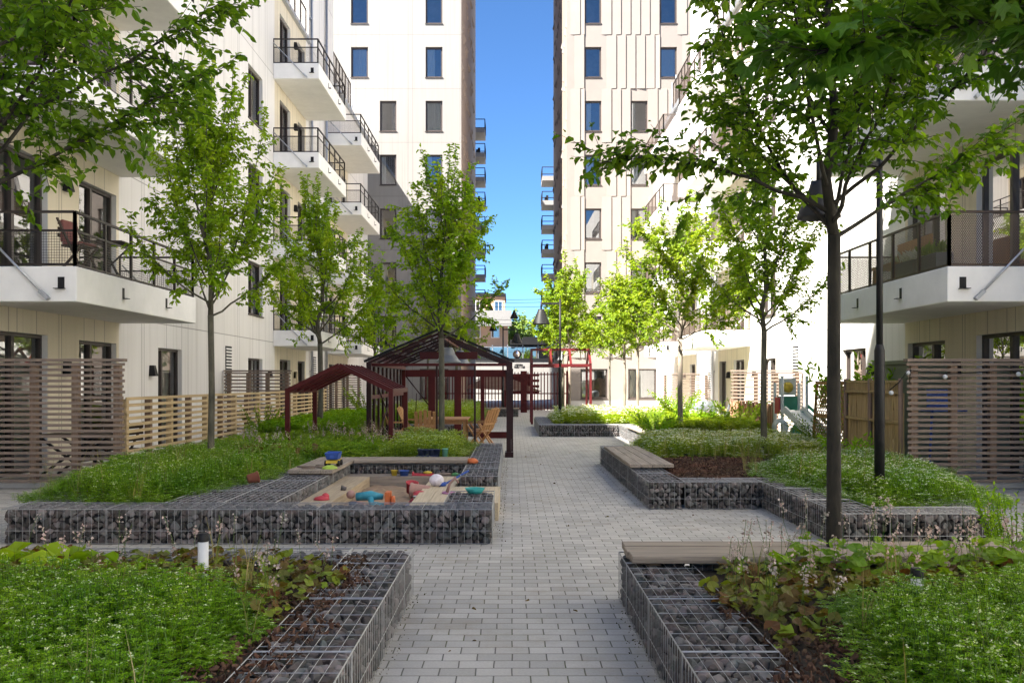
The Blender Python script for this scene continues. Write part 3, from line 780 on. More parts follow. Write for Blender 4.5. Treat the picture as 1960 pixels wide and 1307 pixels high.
def soil(name, poly, z=0.31):
    m = NM(); n = len(poly)
    V = [(x, y, z) for x, y in poly] + [(x, y, 0) for x, y in poly]
    m.add(V, [tuple(range(n))]); m.add(V, [(i, (i + 1) % n, (i + 1) % n + n, i + n) for i in range(n)])
    return tag(m.build(name, SOIL), kind="structure")
soil("bed_soil", [(-6.5, 1.5), (-1.225, 1.5), (-1.225, 6.545), (-6.5, 6.545)])
soil("bed_soil", [(1.265, 1.5), (6.2, 1.5), (6.2, 6.39), (1.265, 6.39)])
soil("bed_soil", [(-4.61, 9.64), (-3.67, 9.64), (-3.67, 13.21), (-3.06, 13.21), (-3.06, 14.61), (-.71, 14.61), (-.71, 19.3), (-3.25, 19.3), (-3.25, 30), (-5.92, 30), (-5.92, 13.7), (-4.61, 12.9)])
soil("bed_soil", [(2.21, 12.11), (3.66, 12.11), (3.66, 9.31), (4.22, 9.31), (4.22, 12.6), (5.92, 14), (5.92, 34), (1.26, 34), (1.26, 27.41), (3.63, 27.41), (3.63, 21.7), (2.21, 18.1)])
soil("bed_soil", [(-4.6, 27.41), (-1.0, 27.41), (-1.0, 40), (-4.6, 40)])
# terraces of the ground-floor flats
m = NM(); m.box(-8.04, -5.95, 13.9, 50.9, 0.01, .09); tag(m.build("terrace_paving", CONC2), kind="structure")
m = NM(); m.box(5.95, 8.04, 13.9, 50.9, 0.01, .09); tag(m.build("terrace_paving", CONC2), kind="structure")

# ------------------------------------------------------------------ benches and the sandbox timber
def planks(name, label, cat, x0, x1, y0, y1, zt, n, along, th=0.05, gap=0.006, group=None, m0=None):
    root = thing(name, label, cat, group)
    mt = m0 or (W_GREY_X if along == 0 else W_GREY_Y)
    r = random.Random(int(abs(x0 * 100 + y0 * 10)))
    m = NM()
    for i in range(n):
        dz = r.uniform(-.003, .003); e0, e1 = r.uniform(0, .012), r.uniform(0, .012)
        if along == 0:
            w = (y1 - y0) / n; m.box(x0 + e0, x1 - e1, y0 + i * w + gap / 2, y0 + (i + 1) * w - gap / 2, zt - th + dz, zt + dz)
        else:
            w = (x1 - x0) / n; m.box(x0 + i * w + gap / 2, x0 + (i + 1) * w - gap / 2, y0 + e0, y1 - e1, zt - th + dz, zt + dz)
    o = m.build("seat", mt, root); bv = o.modifiers.new("edge", 'BEVEL'); bv.width = .004; bv.segments = 1
    return root
b = planks("bench", "long grey plank bench on the near gabion beside the dark tree trunk", "bench", .82, 3.66, 6.30, 6.90, .425, 3, 0, .052)
m = NM()
for x in (.93, 1.9, 2.9, 3.5): m.box(x, x + .1, 6.33, 6.87, .356, .371)
m.build("bearer", W_DARK, b)
b = planks("bench", "grey four-board bench on the gabion beside the bark mulch", "bench", 1.72, 2.36, 13.3, 17.1, .425, 4, 1)
m = NM()
for y in (13.5, 15.2, 16.8): m.box(1.76, 2.33, y, y + .1, .356, .373)
m.build("bearer", W_DARK, b)
b = planks("bench", "small far grey bench among yellow-green plants", "bench", 3.12, 3.9, 22.0, 25.0, .425, 4, 1)
m = NM()
for y in (22.2, 24.6): m.box(3.2, 3.8, y, y + .1, .356, .373)
m.build("bearer", W_DARK, b)
b = planks("bench", "grey bench at the sandbox corner carrying the toy truck", "bench", -3.06, -2.44, 12.45, 14.62, .425, 4, 1)
m = NM(); m.box(-3.04, -2.46, 12.47, 12.53, .356, .373); m.box(-3.04, -2.46, 14.3, 14.4, .356, .373); m.build("bearer", W_DARK, b)
b = planks("bench", "long grey bench across the back edge of the sandbox", "bench", -2.435, -.68, 14.02, 14.62, .425, 4, 0)
m = NM()
for x in (-2.3, -1.5, -.85): m.box(x, x + .1, 14.06, 14.6, .356, .373)
m.build("bearer", W_DARK, b)
b = planks("bench", "timber-topped bench on the farthest gabion before the red pickets", "bench", -1.3, .33, 41.97, 42.53, .42, 3, 0)

root = thing("sandbox", "sunken timber-framed sandbox with tan sand between the gabions", "sandbox")
m = NM()
for y0, y1, mt in ((13.62, 14.05, 0),): m.box(-2.495, -.72, y0, y1, .155, .215)
m.box(-2.47, -.74, 13.62, 13.66, 0.0, .153)
m.build("back_ledge", W_GREY_X, root)
m = NM(); m.box(-2.495, -2.12, 9.64, 13.615, .155, .215); m.box(-2.16, -2.12, 9.64, 13.615, 0.0, .153); m.build("side_ledge", W_LEDGE, root)
m = NM()
for i in range(5):
    x0 = -1.18 + i * .205
    m.box(x0, x0 + .2, (9.64 if i < 2 else 10.665), (13.615 if i < 2 else 12.345), .155, .215)
    if i == 0: m.box(x0, x0 + .04, 9.64, 13.615, 0, .153)
    if i == 4: m.box(x0 + .2 - .04, x0 + .2, 10.7, 12.3, 0, .153)
m.build("platform", W_PLAT, root)
m = NM(); nx, ny = 40, 110; X = np.linspace(-2.115, -1.19, nx); Y = np.linspace(9.64, 13.61, ny)
A, B = np.meshgrid(X, Y, indexing='ij'); Z = .075 + .015 * np.sin(A * 9 + B * 3) * np.cos(B * 5.3) + .012 * np.sin(A * 23 + 1) * np.sin(B * 17)
for _ in range(40):
    a, b_, rr, hh = nr.uniform(-2.1, -1.2), nr.uniform(9.7, 13.5), nr.uniform(.04, .12), nr.uniform(-.03, .035)
    Z = Z + hh * np.exp(-((A - a) ** 2 + (B - b_) ** 2) / rr ** 2)
I = (np.arange(nx - 1)[:, None] * ny + np.arange(ny - 1)[None]).ravel()
m.add(np.stack([A, B, Z], -1).reshape(-1, 3), np.stack([I, I + ny, I + ny + 1, I + 1], -1), 0, True)
m.build("sand", SAND, root)

# ------------------------------------------------------------------ fences and screens
def screen(label, s, y, ztop, x_in, n=22, mt=None, z0=0.1):
    root = thing("slatted_screen", label, "screen", "slatted privacy screens between terraces")
    xa, xb = sorted((s * x_in, s * 8.0)); r = random.Random(int(y * 10) + s)
    H = ztop - z0 - .07
    m = NM()
    for i in range(n):
        z = z0 + .03 + H * i / (n - 1); dx = r.uniform(-.012, .012)
        m.box(xa + dx, xb + dx, y, y + .024, z - .021, z + .021)
    m.build("slat_panel", W_SCREEN, root)
    for i in range(4):
        x = xa + .12 + (xb - xa - .24) * i / 3; m = NM(); m.box(x - .05, x + .05, y + .025, y + .12, z0, ztop - .02); m.build("post", W_POST, root)
    m = NM(); m.box(xa - .01, xb, y - .02, y + .13, ztop, ztop + .045); m.build("cap_rail", W_SCREEN, root)
    return root
screen("tall grey slatted screen in front of the shaded terrace with a dark table behind", -1, 13.8, 1.93, 5.86)
screen("tall grey slatted screen in front of the terrace next to the bamboo fence", 1, 13.8, 1.93, 5.97)
screen("middle slatted screen on the shaded terrace beyond the pale pine fence", -1, 25.4, 1.9, 6.15, 19)
screen("bleached slatted screen behind the play slide and reed fence", 1, 25.2, 1.9, 6.05, 19)
screen("farthest slatted screen on the shaded side, seen through the small red frame", -1, 38.5, 1.92, 6.35, 19)
screen("farthest slatted screen on the sunny side behind the pale tree trunk", 1, 37.0, 1.92, 6.1, 19)

root = thing("slatted_fence", "pale new pine slatted fence running along the shaded terraces behind the green bed", "fence")
r = random.Random(4); m = NM()
for i in range(13):
    z = .16 + i * .1
    for y0, y1 in ((13.95, 18.6), (18.61, 23.6), (23.61, 29.0)):
        q = r.uniform(-.006, .006); m.box(-5.90, -5.878, y0, y1, z - .024 + q, z + .024 + q)
m.build("slat_panel", W_PALE_Y, root)
for k in range(17):
    y = 14.0 + k * .92; m = NM(); m.box(-5.995, -5.902, y, y + .09, .09, 1.36); m.build("post", W_POST if k % 2 else W_PALE_Y, root)
m = NM()
pass

root = thing("bamboo_fence", "brown bamboo fence with slit openings between tall screen and trellis", "fence")
r = random.Random(8); m = NM(); y = 14.0
while y < 16.25:
    w = r.uniform(.035, .05); h = 1.44 + r.uniform(-.01, .012); x = 6.0 + r.uniform(-.012, .012)
    slit = r.random() < .16
    if slit: m.tube([(x, y, .1), (x, y, .72)], w * .52, 7); m.tube([(x, y, 1.18), (x, y, h)], w * .52, 7)
    else: m.tube([(x, y, .1), (x, y, .5), (x + r.uniform(-.006, .006), y, 1.0), (x, y, h)], w * .52, 7)
    y += w
m.build("cane_panel", BAMBOO, root)
m = NM()
for z in (.45, 1.0, 1.46, 1.63): m.box(5.93, 5.965, 13.98, 16.3, z - .02, z + .02)
y = 14.03
while y < 16.25: m.box(5.935, 5.96, y, y + .02, 1.481, 1.609); y += .075
m.build("rail", BAMBOO, root)
for y in (14.0, 15.2, 16.3): m = NM(); m.tube([(5.95, y, .1), (5.95, y, 1.68)], .035, 8); m.build("post", W_POST, root)

root = thing("trellis", "leaning ochre wooden trellis with climbing ivy behind the dark trunk", "trellis")
m = NM(); f = lambda u, z: (6.02 + .1 * (z / 1.6), 16.45 + u, z)
for u in (0, .95, 1.9): m.beam(f(u, .12), f(u, 1.62), .045, .045, (1, 0, 0))
for z in (.3, .95, 1.6): m.beam(f(0, z), f(1.9, z), .05, .07)
m.build("trellis_frame", mat("ochre_wood", (0.32, 0.17, 0.055), .7, var=.2), root)
m = NM()
for i in range(-12, 20):
    u = i * .12
    for sg in (1, -1):
        a = (max(0, min(1.9, u if sg > 0 else u)), .12); p0 = [u, .12]; p1 = [u + sg * 1.5, 1.6]
        if sg < 0: p0 = [u + .5, .12]; p1 = [u + .5 - 1.5, 1.6]
        # clip to the frame
        t0, t1 = 0.0, 1.0; d = p1[0] - p0[0]
        ts = sorted(((0 - p0[0]) / d, (1.9 - p0[0]) / d)); t0 = max(t0, ts[0]); t1 = min(t1, ts[1])
        if t1 - t0 > .05: m.beam(f(p0[0] + d * t0, p0[1] + 1.48 * t0), f(p0[0] + d * t1, p0[1] + 1.48 * t1), .016, .012)
m.build("lattice", mat("ochre_lath", (0.34, 0.2, 0.075), .7, var=.2), root)

root = thing("reed_fence", "low reddish brown reed fence beside the toy slide", "fence"); m = NM(); r = random.Random(2); y = 20.9
REED = leaf_mat("red_brown_reeds", (0.16, 0.06, 0.045), (0.34, 0.17, 0.1), (0.42, 0.3, 0.2), trans=0, rough=.8)
while y < 24.9:
    h = 1.08 + r.uniform(-.05, .05); x = 5.98 + r.uniform(-.02, .02)
    m.tube([(x, y, .1), (x + r.uniform(-.02, .02), y + r.uniform(-.02, .02), h)], r.uniform(.007, .012), 4, cap=False, smooth=False); y += .014
m.build("reeds", REED, root)
m = NM()
for y in (20.85, 24.95): m.box(5.95, 6.03, y - .04, y + .04, .09, 1.15)
m.build("post", W_POST, root)

root = thing("picket_fence", "tall dark red picket fence closing the passage between the towers", "fence")
r = random.Random(6); m = NM()
for i in range(42):
    x = -4.35 + i * .172
    m.box(x, x + .055, 47.9, 47.94, .12, 2.12 + r.uniform(-.01, .01))
m.build("pickets", RED, root)
for x in (-4.5, -2.1, .62, 2.9): m = NM(); w = .17 if x == .62 else .06; m.box(x - w, x + w, 47.95, 48.07, 0, 2.18); m.build("post", RED, root)
m = NM()
for z in (.2, 1.0, 2.0): m.box(-4.5, 2.9, 47.945, 47.99, z - .03, z + .03)
m.build("rail", RED, root)

root = thing("climbing_house", "dark red timber play house with grey gable roof behind the picket fence", "playhouse")
m = NM()
m.box(-2.0, 1.2, 57.2, 60, 1.2, 2.0)
for x in (-1.9, -.5, .6, 1.1): m.box(x, x + .14, 57.1, 57.2, 0, 2.0)
for z in (.9, 1.25, 1.6, 1.95): m.box(-.6, 1.7, 57.0, 57.08, z, z + .16)
m.build("wall", RED, root)
m = NM(); m.add([(-3.0, 56.9, 1.3), (-1.1, 56.9, 2.35), (-1.1, 60, 2.35), (-3.0, 60, 1.3)], [(0, 1, 2, 3)]); m.add([(1.9, 56.9, 1.1), (-1.1, 56.9, 2.35), (-1.1, 60, 2.35), (1.9, 60, 1.1)], [(0, 1, 2, 3)])
m.add([(-3.0, 56.9, 1.2), (-1.1, 56.9, 2.25), (1.9, 56.9, 1.0)], [(0, 1, 2)]); m.build("roof", W_SCREEN, root)

# ------------------------------------------------------------------ red steel frames
def house_frame(label, x0, x1, y0, y1, z0, ze, za, n, w, mt, posts=True):
    root = thing("house_frame", label, "garden frame"); xm = (x0 + x1) / 2
    for i in range(n):
        y = y0 + (y1 - y0) * i / (n - 1); end = i in (0, n - 1)
        m = NM()
        m.beam((x0, y, ze), (xm, y, za), w, w, (0, 1, 0)); m.build("rafter", mt, root); m = NM(); m.beam((x1, y, ze), (xm, y, za - .001), w * .995, w * .995, (0, 1, 0)); m.build("rafter", mt, root)
        if end:
            for x in (x0, x1): m = NM(); m.box(x - w / 2, x + w / 2, y - w / 2 - .002, y + w / 2 + .002, z0, ze + w * .45); m.build("post", mt, root)
    for x in (x0, x1): m = NM(); m.box(x - w / 2 - .003, x + w / 2 + .003, y0 + w / 2, y1 - w / 2, ze - w * .55, ze + w * .42); m.build("eave_beam", mt, root)
    return root
house_frame("small dark red steel play frame with four gable rafters standing in the green bed", -4.17, -2.25, 17.0, 19.35, .25, 1.46, 1.93, 5, .085, RED)

root = thing("house_frame", "bright red steel house outline frame by the far path", "garden frame")
for x, y in ((.76, 34.9), (.76, 36.7), (3.0, 34.9), (3.0, 36.7)): m = NM(); m.box(x - .045, x + .045, y - .045, y + .045, 0 if x < 1 else .3, 2.27); m.build("post", RED2, root)
for x in (.76, 1.5, 2.25, 3.0):
    m = NM(); m.beam((x, 34.9, 2.27), (x, 35.8, 2.86), .09, .085, (1, 0, 0)); m.build("rafter", RED2, root); m = NM(); m.beam((x, 36.7, 2.27), (x, 35.8, 2.861), .089, .084, (1, 0, 0)); m.build("rafter", RED2, root)
m = NM(); m.box(.81, 2.95, 34.86, 34.94, 2.19, 2.3); m.build("beam", RED2, root); m = NM(); m.box(.81, 2.95, 36.66, 36.74, 2.19, 2.3); m.build("beam", RED2, root); m = NM(); m.box(.72, 3.04, 35.76, 35.84, 2.83, 2.92); m.build("beam", RED2, root)

# glasshouse frame over the table
root = thing("glasshouse", "open dark red glasshouse frame over the wooden table and chairs", "glasshouse")
X0, X1, Y0, Y1, ZE, ZA = -3.08, -.05, 19.7, 26.0, 1.96, 2.64; XM = (X0 + X1) / 2
DKR = mat("brown_red_steel", (0.028, 0.008, 0.008), .5, .0, var=.2, scale=4, spec=.25)
m = NM(); m.box(X0 - .05, X0 + .05, Y0 - .05, Y0 + .05, 0, ZE + .06); m.box(X1 - .07, X1 + .03, Y0 - .05, Y0 + .05, 0, ZE + .06); m.box(X1 + .032, X1 + .075, Y0 + .1, Y0 + .55, 0.12, ZE - .05); m.box(X1 - .1, X1 + .08, Y0 - .08, Y0 + .5, 0, .11)
m.build("corner_post", DKR, root)
for x in (X0, -2.28, -1.54, -.84, X1): m = NM(); w = .10 if x in (-2.28, -1.54) else .055; m.box(x - w, x + w, Y1 - .06, Y1 + .06, 0, ZE); m.build("back_post", RED, root)
for x, i in ((X0, 0), (X1, 1)):
    for k in range(1, 9):
        y = Y0 + (Y1 - Y0) * k / 9
        if i == 1 and 0 < k < 7: continue
        m = NM(); m.box(x - .025, x + .025, y - .03, y + .03, .1, ZE); m.build("wall_bar", DKR, root)
for x in (-1.62, -.80): m = NM(); m.box(x - .022, x + .022, Y0 - .02, Y0 + .02, 0, ZE); m.build("front_bar", DKR, root)
m = NM(); m.box(X0 - .04, X0 + .04, Y0 + .05, Y1 - .06, .0, .13); m.box(X0 - .03, X0 + .03, Y0 + .05, Y1 - .06, 1.25, 1.33); m.box(X1 - .9, X1 - .06, Y1 - .04, Y1 + .04, 0.02, .2); m.build("sill_rail", RED, root)
m = NM()
m.box(X0 - .06, X0 + .06, Y0, Y1, ZE + .01, ZE + .09); m.box(X1 - .06, X1 + .06, Y0, Y1, ZE + .01, ZE + .09)
m.box(X0 + .06, X1 - .06, Y0 - .03, Y0 + .03, ZE + .0, ZE + .06); m.box(X0 + .06, X1 - .06, Y1 - .05, Y1 + .05, ZE - .2, ZE + .0); m.box(X0 + .8, X1 - .8, 22.6, 22.68, ZE + .22, ZE + .4); m.box(XM - .04, XM + .04, Y0, Y1, ZA - .06, ZA)
m.build("beam", RED, root)
for k in range(7):
    y = Y0 + (Y1 - Y0) * k / 6; w = .07 if k in (0, 6) else .03
    m = NM(); m.beam((X0 - .04, y, ZE + .06), (XM, y, ZA + .02), w, .045, (0, 0, 1), 0); m.build("rafter", DKR, root); m = NM(); m.beam((X1 + .04, y, ZE + .061), (XM, y, ZA + .021), w, .045); m.build("rafter", DKR, root)
m = NM()
for t in (.33, .67):
    for sx in (X0, X1): x = sx + (XM - sx) * t; z = ZE + .08 + (ZA - ZE - .04) * t; m.box(x - .014, x + .014, Y0, Y1, z, z + .03)
m.build("purlin", DKR, root)
m = NM()
m.tube([(X0, Y1, ZE - .1), (X0 + 1.0, Y1 - .05, .6)], .018, 6); m.tube([(X0 + .05, Y0 + .6, ZE - .3), (X0 + .05, Y0 + 4.2, .2)], .016, 6); m.tube([(X0 + .05, Y0 + 4.2, ZE - .3), (X0 + .05, Y0 + .6, .2)], .016, 6)
m.tube([(X1 - .05, Y0 + .2, ZE - .1), (X1 - .05, Y1 - .3, .15)], .018, 6); m.tube([(X1 - .08, Y0 + .9, ZE - .1), (X1 - .08, Y1 - .3, .45)], .018, 6)
m.tube([(-2.75, Y1 - .1, .3), (-2.68, Y1 - .3, 1.3)], .012, 6)
m.build("brace", DKR, root)
m = NM()
for x, z0, z1, a, b_ in ((X0, .14, ZE, Y0 + .06, Y1 - .07),): m.add([(x, a, z0), (x, b_, z0), (x, b_, z1), (x, a, z1)], [(0, 1, 2, 3)])
m.add([(X0 + .05, Y0, ZE + .06), (X1 - .05, Y0, ZE + .06), (XM, Y0, ZA)], [(0, 1, 2)])
m.build("glass_pane", GH_GLASS, root)
m = NM(); m.add([(X0, Y0, ZE + .125), (XM, Y0, ZA + .07), (XM, Y1, ZA + .07), (X0, Y1, ZE + .125)], [(0, 1, 2, 3)]); m.add([(X1, Y0, ZE + .125), (XM, Y0, ZA + .07), (XM, Y1, ZA + .07), (X1, Y1, ZE + .125)], [(0, 1, 2, 3)])
m.build("roof_pane", ROOF_GLASS, root)
m = NM(); m.beam((X0 - .1, Y0 - .03, ZE + .10), (XM - .03, Y0 - .03, ZA + .1), .06, .05); m.beam((X1 + .1, Y0 - .03, ZE + .10), (XM + .03, Y0 - .03, ZA + .1), .06, .05)
m.build("gutter_edge", BLACK, root)

LAMP_GREY = mat("dull_grey_lamp_metal", (0.16, 0.165, 0.17), .45, .4, var=.08)
def bell(label, x, y, z, r, h, cat="lamp", mt=LAMP_GREY, top=None, grp=None, name="pendant_lamp"):
    root = thing(name, label, cat, grp)
    m = NM(); pr = [(r, 0), (r * 1.0, .02), (r * .78, h * .18), (r * .56, h * .5), (r * .42, h * .86), (r * .3, h), (0.001, h)]
    if name == "cable_lamp": pr = [(r, 0), (r * .3, h * .85), (r * .18, h), (.001, h)]
    m.lathe(pr, (x, y, z), 24); m.lathe([(r * .96, .015), (r * .3, h * .8), (.001, h * .82)], (x, y, z), 24); m.build("shade", mt, root)
    m = NM(); m.tube([(x, y, z + h), (x, y, top or z + h + .25)], .012 if top else .03, 8); m.build("stem", BLACK, root)
    return root
bell("large grey bell lamp hanging in the glasshouse frame behind the trunk", -1.52, 21.8, 2.08, .31, .36, top=2.6)
bell("smaller grey bell lamp hanging at the back of the glasshouse frame", -1.4, 24.6, 2.1, .29, .36, top=2.62)

# ------------------------------------------------------------------ table and chairs in the glasshouse
root = thing("garden_table", "teak slatted table under the glasshouse frame", "table")
m = NM()
for i in range(8): m.box(-2.13, -1.07, 21.9 + i * .2, 22.09 + i * .2, .70, .73)
m.build("table_top", TEAK, root)
for x in (-2.05, -1.15):
    for y in (22.0, 23.3): m = NM(); m.beam((x, y, 0), (x, y, .70), .06, .06); m.build("leg", TEAK, root)
m = NM(); m.box(-2.0, -1.2, 22.0, 22.05, .6, .695); m.box(-2.0, -1.2, 23.3, 23.35, .6, .695); m.build("apron", TEAK, root)
def chair(label):
    root = thing("garden_chair", label, "chair", "teak chairs around the table")
    m = NM()
    for i in range(6): m.box(-.22, .22, -.21 + i * .072, -.15 + i * .072, .41, .43)
    m.build("seat", TEAK, root)
    m = NM()
    for i in range(5): x = -.2 + i * .1; m.beam((x, -.22, .45), (x * 1.05, -.42, .98 - .02 * abs(i - 2)), .075, .018, (0, 1, 0))
    m.box(-.23, .23, -.30, -.28, .58, .63); m.build("backrest", TEAK, root)
    for sx in (-.24, .24):
        m = NM(); m.beam((sx, -.25, 0), (sx, .20, .60), .03, .045, (1, 0, 0)); m.build("leg", TEAK, root)
        m = NM(); m.beam((sx, .22, 0), (sx, -.24, .5), .028, .043, (1, 0, 0)); m.build("leg", TEAK, root)
        m = NM(); m.beam((sx, -.34, .64), (sx, .2, .62), .05, .02); m.build("armrest", TEAK, root)
    return root
c0 = chair("teak chair with its slatted back to the camera before the glasshouse table"); place(c0, -2.02, 21.35, 0, R(4))
for lab, x, y, a in (("teak chair reclining alone at the shaded long side of the glasshouse table", -2.75, 22.4, -78), ("teak chair farther back on the shaded side of the glasshouse table", -2.55, 24.0, -100),
                     ("teak chair nearest the path at the glasshouse table", -.80, 22.3, 58), ("teak chair behind the one nearest the path at the glasshouse table", -.78, 23.2, 66)):
    c = copy_tree(c0); place(c, x, y, 0, R(a)); c["label"] = lab

# ------------------------------------------------------------------ lamps
def street_lamp(label, x, y, z0, ztop, arm, sh=1.0):
    root = thing("street_lamp", label, "lamp", "black street lamps")
    m = NM(); zm = z0 + (ztop - z0) * .43
    m.tube([(x, y, 0), (x, y, zm), (x, y, zm + .07)], [.056, .056, .038], 14); m.tube([(x, y, zm + .07), (x, y, ztop)], [.036, .034], 12); m.build("pole", BLACK, root)
    m = NM(); za = ztop - .14; m.box(min(x, x + arm), max(x, x + arm), y - .025, y + .025, za - .03, za + .03); m.tube([(x + arm, y, za + .06), (x + arm, y, za - .2)], .03, 10); m.build("arm", BLACK, root)
    m = NM(); c = (x + arm, y, za - .2 - .42 * sh)
    m.lathe([(.25 * sh, 0), (.245 * sh, .03), (.11 * sh, .36 * sh), (.09 * sh, .43 * sh), (.001, .43 * sh)], c, 28); m.lathe([(.24 * sh, .005), (.1 * sh, .34 * sh), (.001, .35 * sh)], c, 28); m.build("shade", BLACK, root)
    return root
street_lamp("tall black street lamp in the near bed beside the big dark trunk", 4.12, 10.25, .3, 4.2, -.68, .95)
street_lamp("black street lamp in the sunny far bed by the red house frame", 1.60, 30.4, .3, 4.36, -.63, 1.15)
street_lamp("farthest black street lamp with its arm over the path, behind the glasshouse", -.43, 44, 0, 4.27, .66, 1.1)

for lab, x, y, z in (("black cone lamp hung on a cable against the distant trees", .135, 58, 5.62), ("black cone lamp hung on a cable before the peach house, the highest one", -1.43, 58, 6.15), ("black cone lamp hung on a cable just below the highest one before the peach house", -1.24, 60, 4.95)):
    bell(lab, x, y, z, .27, .5, mt=BLACK, top=z + .72, grp="cone lamps hung between the towers", name="cable_lamp")
m = NM()
for y, z in ((58, 6.62), (58, 6.34), (60, 5.67), (57, 5.2), (59, 6.9)):
    m.tube([(-2.82, y, z + .1), (-1.4, y, z + .02), (.1, y, z - .005), (1.6, y, z + .02), (3.05, y, z + .1)], .012, 4)
tag(m.build("cable", BLACK), "thin dark cables strung between the two towers", "cable")
root = thing("globe", "shiny silver globe hanging over the path before the white pavilion", "globe")
m = NM(); V, F = icosphere(3); m.add(V * .27 + np.array((.32, 57, 3.32)), F, 0, True); m.build("sphere", mat("mirror_silver", (.8, .82, .85), .12, 1.0, var=.05), root)
m = NM(); m.tube([(.32, 57, 3.57), (.32, 57, 5.2)], .008, 4); m.build("hanger", GALV, root)
bell("pale cone lamp on a slim post beside the rose tower corner", 3.0, 54, 2.9, .33, .55, mt=LAMP_GREY, name="post_lamp", top=3.6)
for o in [q for q in bpy.data.objects if q.name.startswith("post_lamp")]:
    m = NM(); m.tube([(3.0, 54, 0), (3.0, 54, 2.95)], .04, 8); m.build("pole", GALV, o)
m = NM()

# bollard lights
def bollard(label, x, y, z0, h, r=.034):
    root = thing("bollard_light", label, "bollard light", "small bollard lights in the beds")
    m = NM(); m.lathe([(r, 0), (r, h - .055), (.001, h - .055)], (x, y, z0), 18); m.build("body", mat("opal_plastic", (.55, .56, .56), .4, var=.04), root)
    m = NM(); m.lathe([(r * 1.07, h - .054), (r * 1.07, h - .004), (r * .95, h), (.001, h)], (x, y, z0), 18); m.build("cap", BLACK, root)
bollard("white bollard light with black cap among brown leaves by the near gabion", -2.02, 5.98, .3, .34)
bollard("bollard light sunk in the white-flowered cover near the dark trunk", 2.37, 5.35, .27, .27)
bollard("tiny bollard light at the foot of the slim tree in the bark mulch", 4.35, 15.9, .3, .2)
# ------------------------------------------------------------------ trees
LEAF_NEAR = leaf_mat("beech_leaves_painted_shade", (0.045, 0.108, 0.006), (0.084, 0.17, 0.008), (0.16, 0.28, 0.016), trans=0.5)  # leaf green darkened so the near crowns carry shade in their colour
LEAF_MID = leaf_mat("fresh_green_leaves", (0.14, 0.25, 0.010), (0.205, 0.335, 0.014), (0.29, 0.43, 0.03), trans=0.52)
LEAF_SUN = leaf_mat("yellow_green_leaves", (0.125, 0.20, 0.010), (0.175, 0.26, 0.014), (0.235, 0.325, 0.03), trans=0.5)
LEAF_MAPLE = leaf_mat("dark_maple_leaves", (0.03, 0.082, 0.008), (0.05, 0.12, 0.010), (0.09, 0.18, 0.018), trans=0.42)
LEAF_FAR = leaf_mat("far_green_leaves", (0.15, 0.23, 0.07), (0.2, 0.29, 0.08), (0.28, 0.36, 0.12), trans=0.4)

def unit(v): return v / (np.linalg.norm(v, axis=-1, keepdims=True) + 1e-9)
def leaf_scatter(nm, P, D, L, W, rg, mi=0, droop=.15):
    """folded six-point leaves"""
    n = len(P); Z = np.array((0, 0, 1.0)) + rg.normal(0, .45, (n, 3))
    S = unit(np.cross(D, Z)); N = unit(np.cross(S, D)); L = L[:, None]; W = W[:, None]
    h = .12 * L
    V = np.stack([P, P + D * L * .3 + S * W * .46 + N * h, P + D * L * .68 + S * W * .38 + N * h * .8, P + D * L - N * L * droop,
                  P + D * L * .68 - S * W * .38 + N * h * .8, P + D * L * .3 - S * W * .46 + N * h], 1).reshape(-1, 3)
    b = (np.arange(n) * 6)[:, None]
    nm.add(V, np.concatenate([b + np.array([[0, 1, 2, 3]]), b + np.array([[0, 3, 4, 5]])]), mi)
MAPLE_V = [(0, 0, 0)]
for k in range(22):
    a = (k / 22 * 2 * pi); t = (a + pi) % (2 * pi) - pi
    rad = max(.95 * math.exp(-(t / .36) ** 2), .88 * math.exp(-((abs(t) - .95) / .36) ** 2), .66 * math.exp(-((abs(t) - 1.9) / .38) ** 2), .48 if abs(t) < 2.5 else .16)
    MAPLE_V.append((rad * cos(t) + .12, rad * sin(t), .10 * rad * abs(sin(3 * t)) - .12 * rad * rad))
MAPLE_V = np.array(MAPLE_V); MAPLE_F = np.array([(0, k + 1, (k + 1) % 22 + 1) for k in range(22)])
def maple_scatter(nm, P, D, L, rg):
    n = len(P); Z = np.array((0, 0, 1.0)) + rg.normal(0, .4, (n, 3)); S = unit(np.cross(Z, D)); N = unit(np.cross(D, S))
    M = np.stack([D, S, N], -1) * (L * .55)[:, None, None]
    nm.scatter(MAPLE_V, MAPLE_F, M, P + D * (L * .3)[:, None])

def bez(p0, d0, d1, L, n):
    p0 = np.array(p0, float); p1 = p0 + d0 * L * .5; p2 = p1 + d1 * L * .5
    t = np.linspace(0, 1, n)[:, None]
    return (1 - t) ** 2 * p0 + 2 * t * (1 - t) * p1 + t * t * p2

